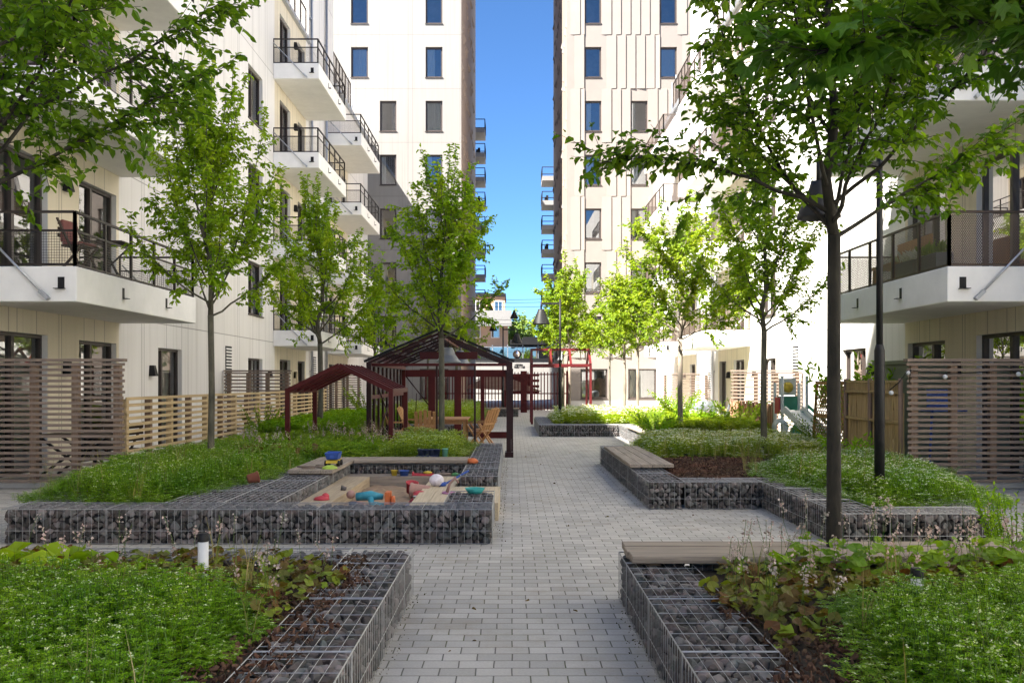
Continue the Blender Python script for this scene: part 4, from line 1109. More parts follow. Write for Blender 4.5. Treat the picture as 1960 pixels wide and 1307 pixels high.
def tree(label, x, y, z0, fork, top, rad, seed, lmat, leaf=.075, nl=13, tw=10, dens=1.0, tr=.055, bark=None, kind="beech", group="slim trees in the raised beds", low=0.0, spires=3, spread=1.0, name="courtyard_tree", skip=None):
    rg = np.random.default_rng(seed); r = random.Random(seed)
    root = thing(name, label, "tree", group)
    bk = NM(); lf_P = []; lf_D = []; lf_L = []
    H = top - fork
    lean = np.array((rg.normal(0, .05), rg.normal(0, .05)))
    tp = [np.array((x, y, z0 - .05)), np.array((x + lean[0] * .3, y + lean[1] * .3, z0 + (fork - z0) * .5)), np.array((x, y, fork))]
    tk = NM(); tk.tube([(x, y, z0 - .05), (x, y, z0 + .08), *[tp[1], tp[2]]], [tr * 1.35, tr * 1.08, tr * .95, tr * .9], 10)
    tk.build("trunk", bark or BARK_MID, root)
    lead = [np.array((x, y, fork - .02))]
    for i in range(1, 8): lead.append(np.array((x + rg.normal(0, .04) * i * .6, y + rg.normal(0, .04) * i * .6, fork + H * .8 * i / 7)))
    lead = np.array(lead); bk.tube(lead, np.linspace(tr * .85, .008, 8), 7)
    def leaves_on(pts, per, f0=.15, sc=1.0):
        seg = np.linalg.norm(np.diff(pts, axis=0), axis=1).sum(); n = max(2, int(seg / per * dens))
        t = np.linspace(f0, 1, n) * (len(pts) - 1); i = np.minimum(t.astype(int), len(pts) - 2); fr = (t - i)[:, None]
        P = pts[i] * (1 - fr) + pts[i + 1] * fr; T = unit(pts[i + 1] - pts[i])
        side = unit(np.cross(T, np.array((0, 0, 1.0)) + rg.normal(0, .2, (n, 3)))) * np.where(np.arange(n) % 2 == 0, 1, -1)[:, None]
        D = unit(T * .55 + side * .8 + rg.normal(0, .3, (n, 3)) + np.array((0, 0, -.42)))
        lf_P.append(P + rg.normal(0, .012, (n, 3))); lf_D.append(D); lf_L.append(leaf * sc * rg.uniform(.45, 1.25, n))
    limbs = []
    prof = lambda h: (.45 + 1.45 * h) if h < .38 else (1.0 - .86 * ((h - .38) / .62) ** 1.15)
    for i in range(nl):
        t = 0.015 * i if i < 6 else ((i - 5) / (nl - 5)) * .72
        k = t * 7; a = min(int(k), 6); st = lead[a] * (1 - (k - a)) + lead[a + 1] * (k - a)
        az = i * 2.399 + rg.normal(0, .2); out = np.array((cos(az), sin(az), 0)); s0 = (st[2] - fork) / H
        if i < 6: he = (.26, .62, .42, .75, .34, .55)[i] * rg.uniform(.9, 1.1)
        else: he = s0 + (1 - s0) * rg.uniform(.28, .75)
        if low and i in (0, 2, 4): he = rg.uniform(.12, .3) - low * .4
        reach = rad * (prof(max(he, .15)) if not (low and i in (0, 2, 4)) else 1.05) * rg.uniform(.85, 1.05) * spread ** .3
        end = np.array((x, y, 0)) + out * reach + np.array((0, 0, fork + H * he)) + np.array((*rg.normal(0, .06, 2), 0))
        rise = end[2] - st[2]; p1 = st + out * reach * .55 + np.array((0, 0, max(rise * .30, reach * .28)))
        tt = np.linspace(0, 1, 10)[:, None]; pts = (1 - tt) ** 2 * st + 2 * tt * (1 - tt) * p1 + tt * tt * end
        pts[1:] += rg.normal(0, .012, (9, 3)); limbs.append((pts, tr * (.36 - .2 * t)))
    for i in range(spires):
        az = rg.uniform(0, 6.28); a = rg.integers(3, 6); st = lead[a]; e = np.array((x + cos(az) * rad * .32 * rg.uniform(.4, 1), y + sin(az) * rad * .32 * rg.uniform(.4, 1), fork + H * rg.uniform(.82, 1.0)))
        tt = np.linspace(0, 1, 8)[:, None]; p1 = st * .6 + e * .4; p1[:2] = e[:2] * .85 + st[:2] * .15; limbs.append(((1 - tt) ** 2 * st + 2 * tt * (1 - tt) * p1 + tt * tt * e, .0121))
    limbs.append((lead, .02))
    for pts, r0 in limbs:
        if r0 != .02: bk.tube(pts, np.linspace(r0, .004, len(pts)), 5, cap=False)
        L = np.linalg.norm(np.diff(pts, axis=0), axis=1).sum(); ntw = max(4, int(L * tw))
        spire = r0 == .0121
        leaves_on(pts, leaf * .4, .5)
        for j in range(ntw):
            t = .22 + .78 * (j + rg.random()) / ntw; k = t * (len(pts) - 1); a = min(int(k), len(pts) - 2); p = pts[a] * (1 - (k - a)) + pts[a + 1] * (k - a)
            T = unit(pts[a + 1] - pts[a])
            o = unit(np.array((p[0] - x, p[1] - y, 0)) + rg.normal(0, .6, 3)); d = unit(T * .55 + o * .6 + rg.normal(0, .45, 3))
            tl = rg.uniform(.22, .52) * (.35 if spire and t > .5 else 1.0) * (1.15 - .5 * t) * max((rad / 1.35) ** .5, rad / 2)
            q = bez(p, d, unit(d + np.array((0, 0, .1)) + rg.normal(0, .3, 3)), tl, 5)
            bk.tube(q, np.linspace(.0048, .0018, 5), 3, cap=False); leaves_on(q, leaf * .36, .1)
            for _ in range(1 if spire else 2):
                b = q[rg.integers(1, 4)]; d2 = unit(d + rg.normal(0, .7, 3)); q2 = bez(b, d2, unit(d2 + rg.normal(0, .3, 3)), tl * rg.uniform(.4, .7), 4)
                bk.tube(q2, np.linspace(.003, .0014, 4), 3, cap=False); leaves_on(q2, leaf * .36, .1)
    bk.build("limbs", bark or BARK_MID, root)
    P = np.concatenate(lf_P); D = np.concatenate(lf_D); L = np.concatenate(lf_L)
    if skip is not None:
        k = ~skip(P); P, D, L = P[k], D[k], L[k]
    print("LEAVES", len(P), label[:40])
    cr = NM()
    if kind == "maple": maple_scatter(cr, P, D, L * 1.9, rg)
    else: leaf_scatter(cr, P, D, L, L * rg.uniform(.5, .66, len(L)), rg)
    cr.build("crown", lmat, root)
    return root

# near row
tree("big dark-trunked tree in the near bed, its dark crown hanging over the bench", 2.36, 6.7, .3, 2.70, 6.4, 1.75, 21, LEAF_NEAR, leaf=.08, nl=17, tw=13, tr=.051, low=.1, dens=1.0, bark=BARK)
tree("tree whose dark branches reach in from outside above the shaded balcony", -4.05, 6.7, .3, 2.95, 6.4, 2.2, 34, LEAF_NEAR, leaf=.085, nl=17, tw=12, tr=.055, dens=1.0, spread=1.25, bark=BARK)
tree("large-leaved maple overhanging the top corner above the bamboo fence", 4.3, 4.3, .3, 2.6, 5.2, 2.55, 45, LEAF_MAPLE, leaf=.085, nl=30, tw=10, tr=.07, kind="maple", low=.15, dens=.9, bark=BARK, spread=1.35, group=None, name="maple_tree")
# rows along the path
tree("slim tall tree in front of the pale pine slatted fence", -4.68, 14.2, .3, 2.66, 6.7, 1.55, 3, LEAF_MID, leaf=.086, tr=.05, spires=7, dens=1.25, nl=16)
tree("slim tree standing right in front of the glasshouse frame", -1.39, 18.0, .3, 2.48, 6.4, 1.42, 14, LEAF_MID, leaf=.088, nl=17, tr=.06, spires=5, dens=1.35)
tree("slim tree rising behind the small dark red play frame", -4.83, 23.0, .3, 2.58, 7.0, 1.5, 6, LEAF_MID, leaf=.095, tr=.07, tw=10, spires=6, dens=1.3, nl=15)
tree("thin tree behind the glasshouse at the farther shaded balcony", -4.8, 32.0, .3, 2.6, 6.0, 1.45, 7, LEAF_MID, leaf=.12, tw=8, tr=.055, dens=1.2)
tree("thin yellow-green tree behind the glasshouse, nearest the gap of sky", -2.3, 38.0, .3, 2.4, 4.9, 1.35, 8, LEAF_SUN, leaf=.12, tw=7, tr=.06)
tree("thin tree behind the glasshouse between its two thick back posts", -3.4, 37.0, .3, 2.6, 5.2, 1.25, 10, LEAF_SUN, leaf=.12, tw=6, tr=.05)
tree("dark slim tree beside the bark mulch and the bleached screen", 4.55, 16.5, .3, 2.54, 6.2, 1.4, 9, LEAF_MID, leaf=.09, nl=15, tr=.055, spires=4, dens=1.15)
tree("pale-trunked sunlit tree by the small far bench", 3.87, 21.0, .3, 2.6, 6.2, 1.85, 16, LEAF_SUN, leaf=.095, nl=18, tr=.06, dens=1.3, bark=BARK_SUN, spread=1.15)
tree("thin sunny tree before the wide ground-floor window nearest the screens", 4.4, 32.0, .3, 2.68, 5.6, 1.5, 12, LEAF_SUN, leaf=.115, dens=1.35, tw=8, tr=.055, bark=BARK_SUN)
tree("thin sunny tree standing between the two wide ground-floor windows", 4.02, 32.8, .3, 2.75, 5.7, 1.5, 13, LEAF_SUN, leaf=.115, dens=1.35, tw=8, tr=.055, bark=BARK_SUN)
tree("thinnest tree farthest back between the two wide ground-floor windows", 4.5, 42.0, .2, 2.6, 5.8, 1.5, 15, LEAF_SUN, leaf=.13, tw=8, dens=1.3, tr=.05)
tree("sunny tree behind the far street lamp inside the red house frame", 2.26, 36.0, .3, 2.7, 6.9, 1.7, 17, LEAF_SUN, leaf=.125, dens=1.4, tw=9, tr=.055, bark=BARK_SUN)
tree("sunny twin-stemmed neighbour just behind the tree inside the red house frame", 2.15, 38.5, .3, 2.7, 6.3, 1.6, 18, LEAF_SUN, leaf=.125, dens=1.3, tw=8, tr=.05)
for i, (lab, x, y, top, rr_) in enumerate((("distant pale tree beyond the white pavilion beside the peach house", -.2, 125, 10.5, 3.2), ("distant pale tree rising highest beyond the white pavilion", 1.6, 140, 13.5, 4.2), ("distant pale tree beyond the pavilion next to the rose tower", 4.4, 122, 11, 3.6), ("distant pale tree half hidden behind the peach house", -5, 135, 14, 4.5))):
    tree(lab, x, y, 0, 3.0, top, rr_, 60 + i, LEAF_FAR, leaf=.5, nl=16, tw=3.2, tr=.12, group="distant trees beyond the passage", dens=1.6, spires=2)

# ------------------------------------------------------------------ ground cover (nobody could count it)
def inside(P, poly):
    x, y = P[:, 0], P[:, 1]; c = np.zeros(len(P), bool); n = len(poly)
    for i in range(n):
        x0, y0 = poly[i]; x1, y1 = poly[(i + 1) % n]
        cond = (y0 > y) != (y1 > y)
        c ^= cond & (x < (x1 - x0) * (y - y0) / ((y1 - y0) if y1 != y0 else 1e-9) + x0)
    return c
def edge_dist(P, poly):
    d = np.full(len(P), 9.0); n = len(poly)
    for i in range(n):
        a = np.array(poly[i]); b = np.array(poly[(i + 1) % n]); ab = b - a
        t = np.clip(((P[:, :2] - a) @ ab) / (ab @ ab), 0, 1); d = np.minimum(d, np.linalg.norm(P[:, :2] - (a + t[:, None] * ab), axis=1))
    return d
def spots(poly, dens, rg, wob=.12):
    xs = [p[0] for p in poly]; ys = [p[1] for p in poly]; A = (max(xs) - min(xs) + .4) * (max(ys) - min(ys) + .4); n = int(A * dens)
    P = np.stack([rg.uniform(min(xs) - .2, max(xs) + .2, n), rg.uniform(min(ys) - .2, max(ys) + .2, n)], -1)
    Q = P + wob * np.stack([np.sin(P[:, 1] * 5.1) + np.sin(P[:, 1] * 11.3 + 1), np.sin(P[:, 0] * 4.7 + 2) + np.sin(P[:, 0] * 12.1)], -1) * .5
    return P[inside(Q, poly)]
def rot_z(a): c, s = np.cos(a), np.sin(a); z = np.zeros_like(a); o = np.ones_like(a); return np.stack([np.stack([c, -s, z], -1), np.stack([s, c, z], -1), np.stack([z, z, o], -1)], 1)

def tuft_templates(seed, h, whorls, leaves, ll, flower, fsz):
    r = np.random.default_rng(seed); sV, sF, lV, lF, fV, fF = [], [], [], [], [], []
    bx, by = r.normal(0, .12, 2) * h
    def at(t): return np.array((bx * t * t, by * t * t, h * t))
    w = .0018
    for i in range(3):
        a, b = at(i / 3), at((i + 1) / 3); n = len(sV); sV += [a + (-w, 0, 0), a + (w, 0, 0), b + (w, 0, 0), b + (-w, 0, 0)]; sF.append((n, n + 1, n + 2, n + 3))
    for k in range(whorls):
        t = .3 + .66 * k / max(1, whorls - 1); c = at(t); L = ll * (1 - .45 * abs(t - .55)) ; ph = r.uniform(0, 6)
        for j in range(leaves):
            a = ph + j * 2 * pi / leaves + r.normal(0, .15); d = np.array((cos(a), sin(a), r.uniform(.0, .65))); d /= np.linalg.norm(d); s_ = np.array((-sin(a), cos(a), 0)); n = len(lV); l2 = L * r.uniform(.75, 1.15)
            lV += [c, c + d * l2 * .5 + s_ * l2 * .17, c + d * l2 + (0, 0, -.2 * l2), c + d * l2 * .5 - s_ * l2 * .17]; lF.append((n, n + 1, n + 2, n + 3))
    if flower:
        c = at(1.0)
        for j in range(flower):
            p = c + np.array((*r.normal(0, fsz * .9, 2), abs(r.normal(0, fsz * .5)))); nn = np.array((*r.normal(0, .45, 2), 1)); nn /= np.linalg.norm(nn); a = np.cross(nn, (0.3, 1, 0)); a /= np.linalg.norm(a); b = np.cross(nn, a); s2 = fsz * r.uniform(.45, .8); n = len(fV)
            fV += [p + a * s2, p + b * s2, p - a * s2, p - b * s2]; fF.append((n, n + 1, n + 2, n + 3))
    return [np.array(q, float) if len(q) else None for q in (sV, sF, lV, lF, fV, fF)]

STEM = leaf_mat("thin_green_stems", (0.07, 0.13, 0.02), (0.10, 0.17, 0.03), trans=0)
WOOD_N = leaf_mat("woodruff_painted_shade", (0.10, 0.235, 0.006), (0.165, 0.325, 0.009), (0.25, 0.42, 0.02), trans=.42)  # deeper woodruff copy, the shade of the beds put into the colour
WOOD_S = leaf_mat("woodruff_painted_sun", (0.19, 0.29, 0.015), (0.27, 0.37, 0.025), (0.35, 0.44, 0.045), trans=.4)  # paler woodruff copy, sunlight put into the colour
FLOW = leaf_mat("creamy_white_flowers", (0.32, 0.46, 0.12), (0.48, 0.58, 0.24), (0.68, 0.72, 0.48), trans=.3, tcol=(1, 1, .9))
FLOW_W = leaf_mat("white_flowers", (0.55, 0.6, 0.38), (0.72, 0.74, 0.58), (0.85, 0.85, 0.75), trans=.3, tcol=(1, 1, .9))
PINK = leaf_mat("faded_pink_flowers", (0.38, 0.27, 0.24), (0.5, 0.38, 0.34), (0.6, 0.5, 0.44), trans=.25, tcol=(1, 1, 1))
FERN = leaf_mat("feathery_fern_leaves", (0.12, 0.25, 0.008), (0.18, 0.34, 0.012), (0.25, 0.42, 0.024), trans=.42)
HEUCH = leaf_mat("brown_green_foamflower_leaves", (0.13, 0.055, 0.022), (0.13, 0.135, 0.025), (0.2, 0.27, 0.025), trans=.28)
BROADL = leaf_mat("bright_broad_leaves", (0.13, 0.25, 0.02), (0.19, 0.32, 0.025), (0.27, 0.4, 0.04), trans=.42)

def cover(name, poly, z, h, dens, seed, lm, fm=None, whorls=3, leaves=6, ll=.032, flower=5, fsz=.008, sc=1.0, falloff=.25, wob=.12, bare=0.0, fl_frac=.6):
    rg = np.random.default_rng(seed); P2 = spots(poly, dens, rg, wob); n = len(P2)
    if bare: 
        k = (np.sin(P2[:, 0] * 3.1 + seed) + np.sin(P2[:, 1] * 2.3) + rg.normal(0, .5, n)) > bare; P2 = P2[k]; n = len(P2)
    e = np.clip(edge_dist(P2, poly) / falloff, .35, 1); hs = (e * rg.uniform(.72, 1.12, n) * (1 + .12 * np.sin(P2[:, 0] * 4) * np.cos(P2[:, 1] * 3.3)))
    P = np.concatenate([P2, np.full((n, 1), z)], 1); M = rot_z(rg.uniform(0, 6.28, n))
    tilt = rg.normal(0, .13, (n, 2)); M = M * sc; M[:, 2, 2] *= hs; M[:, 0, 2] += tilt[:, 0]; M[:, 1, 2] += tilt[:, 1]
    m = NM(); wh = rg.integers(0, 8, n); hasf = rg.random(n) < fl_frac
    for i in range(8):
        T = tuft_templates(seed * 10 + i, h / sc, whorls, leaves, ll, flower, fsz); k = wh == i
        if not k.any(): continue
        m.scatter(T[0], T[1].astype(int), M[k], P[k], 0); m.scatter(T[2], T[3].astype(int), M[k], P[k], 1)
        k2 = k & hasf
        if T[4] is not None and fm is not None and k2.any(): m.scatter(T[4], T[5].astype(int), M[k2], P[k2], 2)
    return tag(m.build(name, [STEM, lm, fm or lm]), kind="stuff")

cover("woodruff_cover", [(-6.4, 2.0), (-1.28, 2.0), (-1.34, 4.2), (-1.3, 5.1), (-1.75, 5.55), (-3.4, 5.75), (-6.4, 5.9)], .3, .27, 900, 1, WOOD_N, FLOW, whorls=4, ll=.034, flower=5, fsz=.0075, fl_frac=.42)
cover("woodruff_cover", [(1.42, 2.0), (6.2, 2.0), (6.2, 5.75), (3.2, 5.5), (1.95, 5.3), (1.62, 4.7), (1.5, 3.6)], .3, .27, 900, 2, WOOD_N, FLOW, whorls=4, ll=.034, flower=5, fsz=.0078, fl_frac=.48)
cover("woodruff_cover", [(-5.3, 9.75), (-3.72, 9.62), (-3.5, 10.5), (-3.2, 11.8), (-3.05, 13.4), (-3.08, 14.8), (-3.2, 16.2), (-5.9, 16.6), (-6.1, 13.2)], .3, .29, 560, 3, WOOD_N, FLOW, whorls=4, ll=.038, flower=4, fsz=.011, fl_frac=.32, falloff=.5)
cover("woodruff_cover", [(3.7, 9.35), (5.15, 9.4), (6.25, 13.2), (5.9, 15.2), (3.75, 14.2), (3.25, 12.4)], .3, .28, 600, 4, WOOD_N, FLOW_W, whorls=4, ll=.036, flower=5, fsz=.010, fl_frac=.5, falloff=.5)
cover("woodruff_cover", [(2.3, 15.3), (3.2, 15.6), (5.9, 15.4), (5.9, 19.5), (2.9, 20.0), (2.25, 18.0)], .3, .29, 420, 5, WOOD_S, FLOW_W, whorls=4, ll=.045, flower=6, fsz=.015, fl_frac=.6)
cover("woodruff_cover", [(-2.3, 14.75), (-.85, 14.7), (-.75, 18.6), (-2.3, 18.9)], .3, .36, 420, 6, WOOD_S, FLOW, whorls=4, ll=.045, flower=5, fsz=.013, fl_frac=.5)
cover("leafy_cover", [(-4.6, 14.6), (-3.1, 14.65), (-2.3, 14.7), (-2.3, 18.5), (-3.1, 19.5), (-5.6, 20), (-5.8, 16.5)], .3, .26, 170, 7, BROADL, None, whorls=3, leaves=5, ll=.085, flower=0)
cover("leafy_cover", [(-3.7, 11.2), (-3.05, 12.2), (-3.05, 13.0), (-3.7, 12.7)], .36, .12, 120, 17, BROADL, None, whorls=2, leaves=5, ll=.05, flower=0, wob=.2)
cover("fern_cover", [(-5.85, 19), (-3.35, 19.5), (-3.3, 29.8), (-5.85, 29.8)], .3, .42, 140, 8, FERN, None, whorls=8, leaves=7, ll=.11, flower=0)
cover("fern_cover", [(2.9, 20.2), (5.85, 19.6), (5.85, 26.5), (3.65, 26.5), (3.65, 21.8)], .3, .42, 130, 9, LEAF_SUN, None, whorls=8, leaves=7, ll=.11, flower=0)
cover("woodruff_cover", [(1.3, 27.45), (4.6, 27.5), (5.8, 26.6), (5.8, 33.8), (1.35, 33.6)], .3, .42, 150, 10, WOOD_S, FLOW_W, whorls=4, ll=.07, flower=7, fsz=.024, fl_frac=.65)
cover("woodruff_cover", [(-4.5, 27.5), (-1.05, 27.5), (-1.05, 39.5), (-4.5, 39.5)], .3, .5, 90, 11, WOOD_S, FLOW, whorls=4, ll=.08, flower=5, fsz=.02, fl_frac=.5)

# round-leaved foamflower with brown and green leaves, and its faded flower spikes
def rosette_cover(name, poly, z, dens, seed, size=.042, spikes=0.0, lift=.1, lm=HEUCH):
    rg = np.random.default_rng(seed); P2 = spots(poly, dens, rg, .15); n = len(P2); m = NM()
    k = 9; a = np.arange(k) * 2 * pi / k; rad = 1 - .13 * (np.arange(k) % 2); rad[0] = .35
    TV = np.concatenate([[(0, 0, -.12)], np.stack([rad * np.cos(a), rad * np.sin(a), .10 * np.cos(3 * a)], -1)]); TF = np.array([(0, i + 1, (i + 1) % k + 1) for i in range(k)])
    P = np.concatenate([P2, z + lift * rg.uniform(.15, 1.25, (n, 1))], 1)
    N = unit(np.stack([rg.normal(0, .5, n), rg.normal(-.15, .5, n), np.ones(n)], -1)); X = unit(np.cross(N, rg.normal(0, 1, (n, 3)))); Y = np.cross(N, X)
    M = np.stack([X, Y, N], -1) * (size * rg.uniform(.55, 1.3, n))[:, None, None]
    m.scatter(TV, TF, M, P, 0)
    ns = int(n * spikes)
    for i in range(ns):
        p = P[rg.integers(0, n)]; h = rg.uniform(.16, .36); d = np.array((rg.normal(0, .05), rg.normal(0, .05), h)); q = p + d
        m.tube([p, p + d * .5 + rg.normal(0, .006, 3), q], .0016, 3, cap=False, mi=1, smooth=False)
        nf = rg.integers(8, 20); t = rg.uniform(.62, 1.02, nf)[:, None]; F = p + d * t + rg.normal(0, .011, (nf, 3)); S = rand_rot(nf, rg) * rg.uniform(.004, .0085, nf)[:, None, None]
        m.scatter([(-1, -1, 0), (1, -1, .3), (1, 1, 0), (-1, 1, .3)], np.array([(0, 1, 2, 3)]), S, F, 2)
    return tag(m.build(name, [lm, STEM, PINK]), kind="stuff")
rosette_cover("foamflower_cover", [(-5.5, 5.75), (-3.4, 5.65), (-1.75, 5.45), (-1.36, 5.1), (-1.22, 4.7), (-1.15, 5.6), (-1.3, 6.5), (-5.5, 6.8)], .31, 470, 31, .036, .03)
rosette_cover("foamflower_cover", [(1.30, 4.4), (1.5, 4.5), (1.7, 5.1), (2.0, 5.35), (3.2, 5.5), (5.8, 5.75), (5.8, 6.25), (1.5, 6.25), (1.22, 5.7)], .31, 430, 32, .04, .06)
rosette_cover("foamflower_cover", [(1.6, 5.9), (4.2, 5.7), (5.2, 5.9), (5.2, 6.28), (1.9, 6.26)], .36, 260, 33, .05, .2, .17, lm=BROADL)
rosette_cover("foamflower_cover", [(-3.2, 16.2), (-2.2, 15.6), (-1.9, 16.6), (-2.9, 18.3), (-4.4, 18.5)], .4, 90, 35, .06, .35, .12, lm=BROADL)
rosette_cover("foamflower_cover", [(-4.2, 13.9), (-3.2, 14.3), (-3.2, 15.2), (-4.4, 15.2)], .5, 60, 36, .05, .5, .1)

# bark mulch and fallen leaves
MULCH = leaf_mat("bark_chips", (0.035, 0.018, 0.012), (0.075, 0.04, 0.026), (0.14, 0.085, 0.055), trans=0, rough=.9)
def chips(name, poly, z, dens, seed, size=.03, mt=MULCH, wob=.1):
    rg = np.random.default_rng(seed); P2 = spots(poly, dens, rg, wob); n = len(P2); P = np.concatenate([P2, z + rg.uniform(0, .03, (n, 1))], 1)
    M = rand_rot(n, rg) * (size * rg.uniform(.4, 1.2, (n, 1)))[:, None, :] * np.stack([np.ones(n), rg.uniform(.3, .7, n), np.full(n, .18)], -1)[:, None, :]
    m = NM(); m.scatter(ICO1[0][:12] * 1.0, np.array(icosphere(0)[1]), M, P); return tag(m.build(name, mt), kind="stuff")
chips("bark_mulch", [(2.22, 12.1), (3.7, 12.1), (4.0, 14.3), (4.2, 15.6), (2.3, 15.6)], .315, 1500, 41, .036)
chips("bark_mulch", [(-1.35, 2.3), (-1.0, 2.3), (-.98, 5.5), (-1.0, 6.7), (-1.7, 6.7), (-1.4, 5.2)], .335, 1100, 42, .022)
chips("bark_mulch", [(1.06, 2.3), (1.55, 2.3), (1.75, 5.1), (1.5, 6.2), (1.2, 5.6), (1.25, 4.5)], .335, 1100, 43, .022)
DRY = leaf_mat("dry_moss_and_litter", (0.05, 0.055, 0.015), (0.09, 0.07, 0.03), (0.16, 0.11, 0.06), trans=0, rough=.95)
for i, (x0, x1, y0, y1, dn) in enumerate(((-.75, -.66, 3.0, 7.0, 700), (.71, .80, 3.0, 6.8, 700), (-.19, -.08, 9.2, 19, 420), (1.62, 1.74, 11.7, 18, 250))):
    chips("path_litter", [(x0, y0), (x1, y0), (x1, y1), (x0, y1)], .002, dn * .5, 50 + i, .008, DRY, .03)

# shrubs and plants that stand alone
def shrub(label, x, y, z, h, rad, seed, lm, leaf=.06, n=26, name="shrub", cat="shrub", group=None, arch=.5):
    rg = np.random.default_rng(seed); root = thing(name, label, cat, group); bk = NM(); P, D, L = [], [], []
    for i in range(n):
        a = rg.uniform(0, 6.28); rr_ = rad * rg.uniform(.2, 1); d0 = unit(np.array((cos(a) * .35, sin(a) * .35, 1))); d1 = unit(np.array((cos(a) * arch, sin(a) * arch, .8)))
        q = bez((x + cos(a) * .06, y + sin(a) * .06, z), d0, d1, h * rg.uniform(.7, 1.1), 6); q[:, :2] += (np.linspace(0, 1, 6)[:, None] ** 1.5) * np.array((cos(a), sin(a))) * rr_ * .6
        bk.tube(q, np.linspace(.006, .002, 6), 3, cap=False); k = int(h / leaf * 2.6); t = np.linspace(.2, 1, k) * 5; ii = np.minimum(t.astype(int), 4); fr = (t - ii)[:, None]
        p = q[ii] * (1 - fr) + q[ii + 1] * fr; T = unit(q[ii + 1] - q[ii]); P.append(p); D.append(unit(T * .6 + rg.normal(0, .7, (k, 3)))); L.append(leaf * rg.uniform(.6, 1.2, k))
    bk.build("stems", STEM, root); c = NM(); P, D, L = map(np.concatenate, (P, D, L)); leaf_scatter(c, P, D, L, L * .42, rg); c.build("foliage", lm, root); return root
shrub("tall ferny plant at the end of the long near bench", 3.97, 7.2, .0, .82, .12, 71, FERN, .04, 40, "fern_plant", "plant", arch=.16)
shrub("loose bush of thin stems in front of the far end of the pale pine fence", -5.55, 20.4, .3, .85, .4, 72, LEAF_SUN, .06, 30)
shrub("loose yellow-green bush beside the farthest shaded screen", -4.6, 29.2, .3, 1.25, .5, 73, LEAF_SUN, .08, 30)
shrub("dark low bush by the tree at the pine fence", -4.2, 15.6, .3, .5, .4, 74, WOOD_N, .05, 20)
shrub("low dark green bush at the bench end beside the pale-trunked tree", 3.15, 19.9, .3, .65, .42, 75, WOOD_N, .07, 40)
shrub("round bright bush between the far bench and pale trunk", 3.5, 23.6, .3, .7, .5, 76, LEAF_SUN, .08, 40)
shrub("upright bush in front of the reed fence", 5.45, 21.8, .3, .95, .45, 77, LEAF_SUN, .08, 36)
shrub("upright leafy bush in front of the grey garden table", 4.6, 22.8, .3, .85, .5, 78, FERN, .08, 36)
shrub("spreading bush beside the farthest sunny screen", 4.9, 27.2, .3, 1.15, .6, 79, LEAF_SUN, .1, 36)
shrub("oleander with narrow leaves above the trellis", 6.95, 18.2, .1, 2.0, .62, 80, FERN, .17, 54, "oleander", "plant", arch=.45)
shrub("ivy climbing over the ochre trellis", 6.14, 17.3, .1, 1.05, .8, 81, LEAF_NEAR, .05, 40, "ivy_plant", "plant", arch=.8)
shrub("dark leafy plant at the foot of the bamboo fence", 5.3, 14.4, .3, .5, .35, 82, FERN, .1, 18)
def dock(label, x, y, z, seed, s=.16, n=9):
    rg = np.random.default_rng(seed); root = thing("dock_plant", label, "plant"); m = NM(); P = np.tile((x, y, z), (n, 1)) + rg.normal(0, .03, (n, 3)); a = rg.uniform(0, 6.28, n)
    D = unit(np.stack([np.cos(a), np.sin(a), rg.uniform(.25, 1.0, n)], -1)); L = s * rg.uniform(.8, 1.5, n); leaf_scatter(m, P + D * .06, D, L, L * .62, rg, droop=.3); m.build("leaves", LEAF_MID, root)
dock("broad-leaved dock at the edge of the near bed below the long gabion", -3.05, 6.25, .33, 91, .2, 12)
dock("smaller broad-leaved dock between the big dock and the bollard light", -2.62, 6.2, .33, 92, .13, 9)
dock("broad-leaved dock nearest the outer edge of the near shaded bed", -3.55, 6.3, .33, 93, .17, 9)
dock("young dock standing among pebbles by the terrace edge", -3.55, 6.05, .33, 94, .22, 6)
# stray leaves, dry grass and dead stems among the planting
def grass_tufts(name, poly, z, dens, seed, h, lm):
    rg = np.random.default_rng(seed); P2 = spots(poly, dens, rg, .1); n = len(P2); k = 7; P = np.repeat(np.concatenate([P2, np.full((n, 1), z)], 1), k, 0); n *= k
    a = rg.uniform(0, 6.28, n); hh = h * rg.uniform(.5, 1.15, n); ln = rg.uniform(.15, .6, n) * hh; d = np.stack([np.cos(a), np.sin(a), np.zeros(n)], -1); s_ = np.stack([-np.sin(a), np.cos(a), np.zeros(n)], -1) * .0022; up = np.array((0, 0, 1.0))
    m1 = P + up * hh[:, None] * .6 + d * ln[:, None] * .35; t = P + up * hh[:, None] + d * ln[:, None]
    V = np.stack([P - s_, P + s_, m1 + s_, m1 - s_, t + s_ * .2, t - s_ * .2], 1).reshape(-1, 3); b = (np.arange(n) * 6)[:, None]
    m = NM(); m.add(V, np.concatenate([b + np.array([[0, 1, 2, 3]]), b + np.array([[3, 2, 4, 5]])])); return tag(m.build(name, lm), kind="stuff")
DRYG = leaf_mat("straw_and_green_blades", (0.10, 0.16, 0.02), (0.2, 0.2, 0.06), (0.34, 0.27, 0.14), trans=.2)
grass_tufts("dry_grass", [(-6, 3), (-1.35, 3.2), (-1.3, 5.2), (-2, 6.4), (-5.5, 6.5)], .3, 3, 101, .36, DRYG)
grass_tufts("dry_grass", [(1.45, 3), (5.8, 3), (5.6, 6.2), (1.4, 6.2)], .3, 3, 102, .36, DRYG)
grass_tufts("dry_grass", [(-5.2, 9.8), (-3.7, 9.8), (-3.1, 14), (-2.3, 18.5), (-5.8, 29)], .3, 5, 103, .5, DRYG)
grass_tufts("dry_grass", [(2.4, 15.6), (4.5, 9.5), (5.8, 14), (5.8, 26), (3.7, 26)], .3, 5, 104, .5, DRYG)
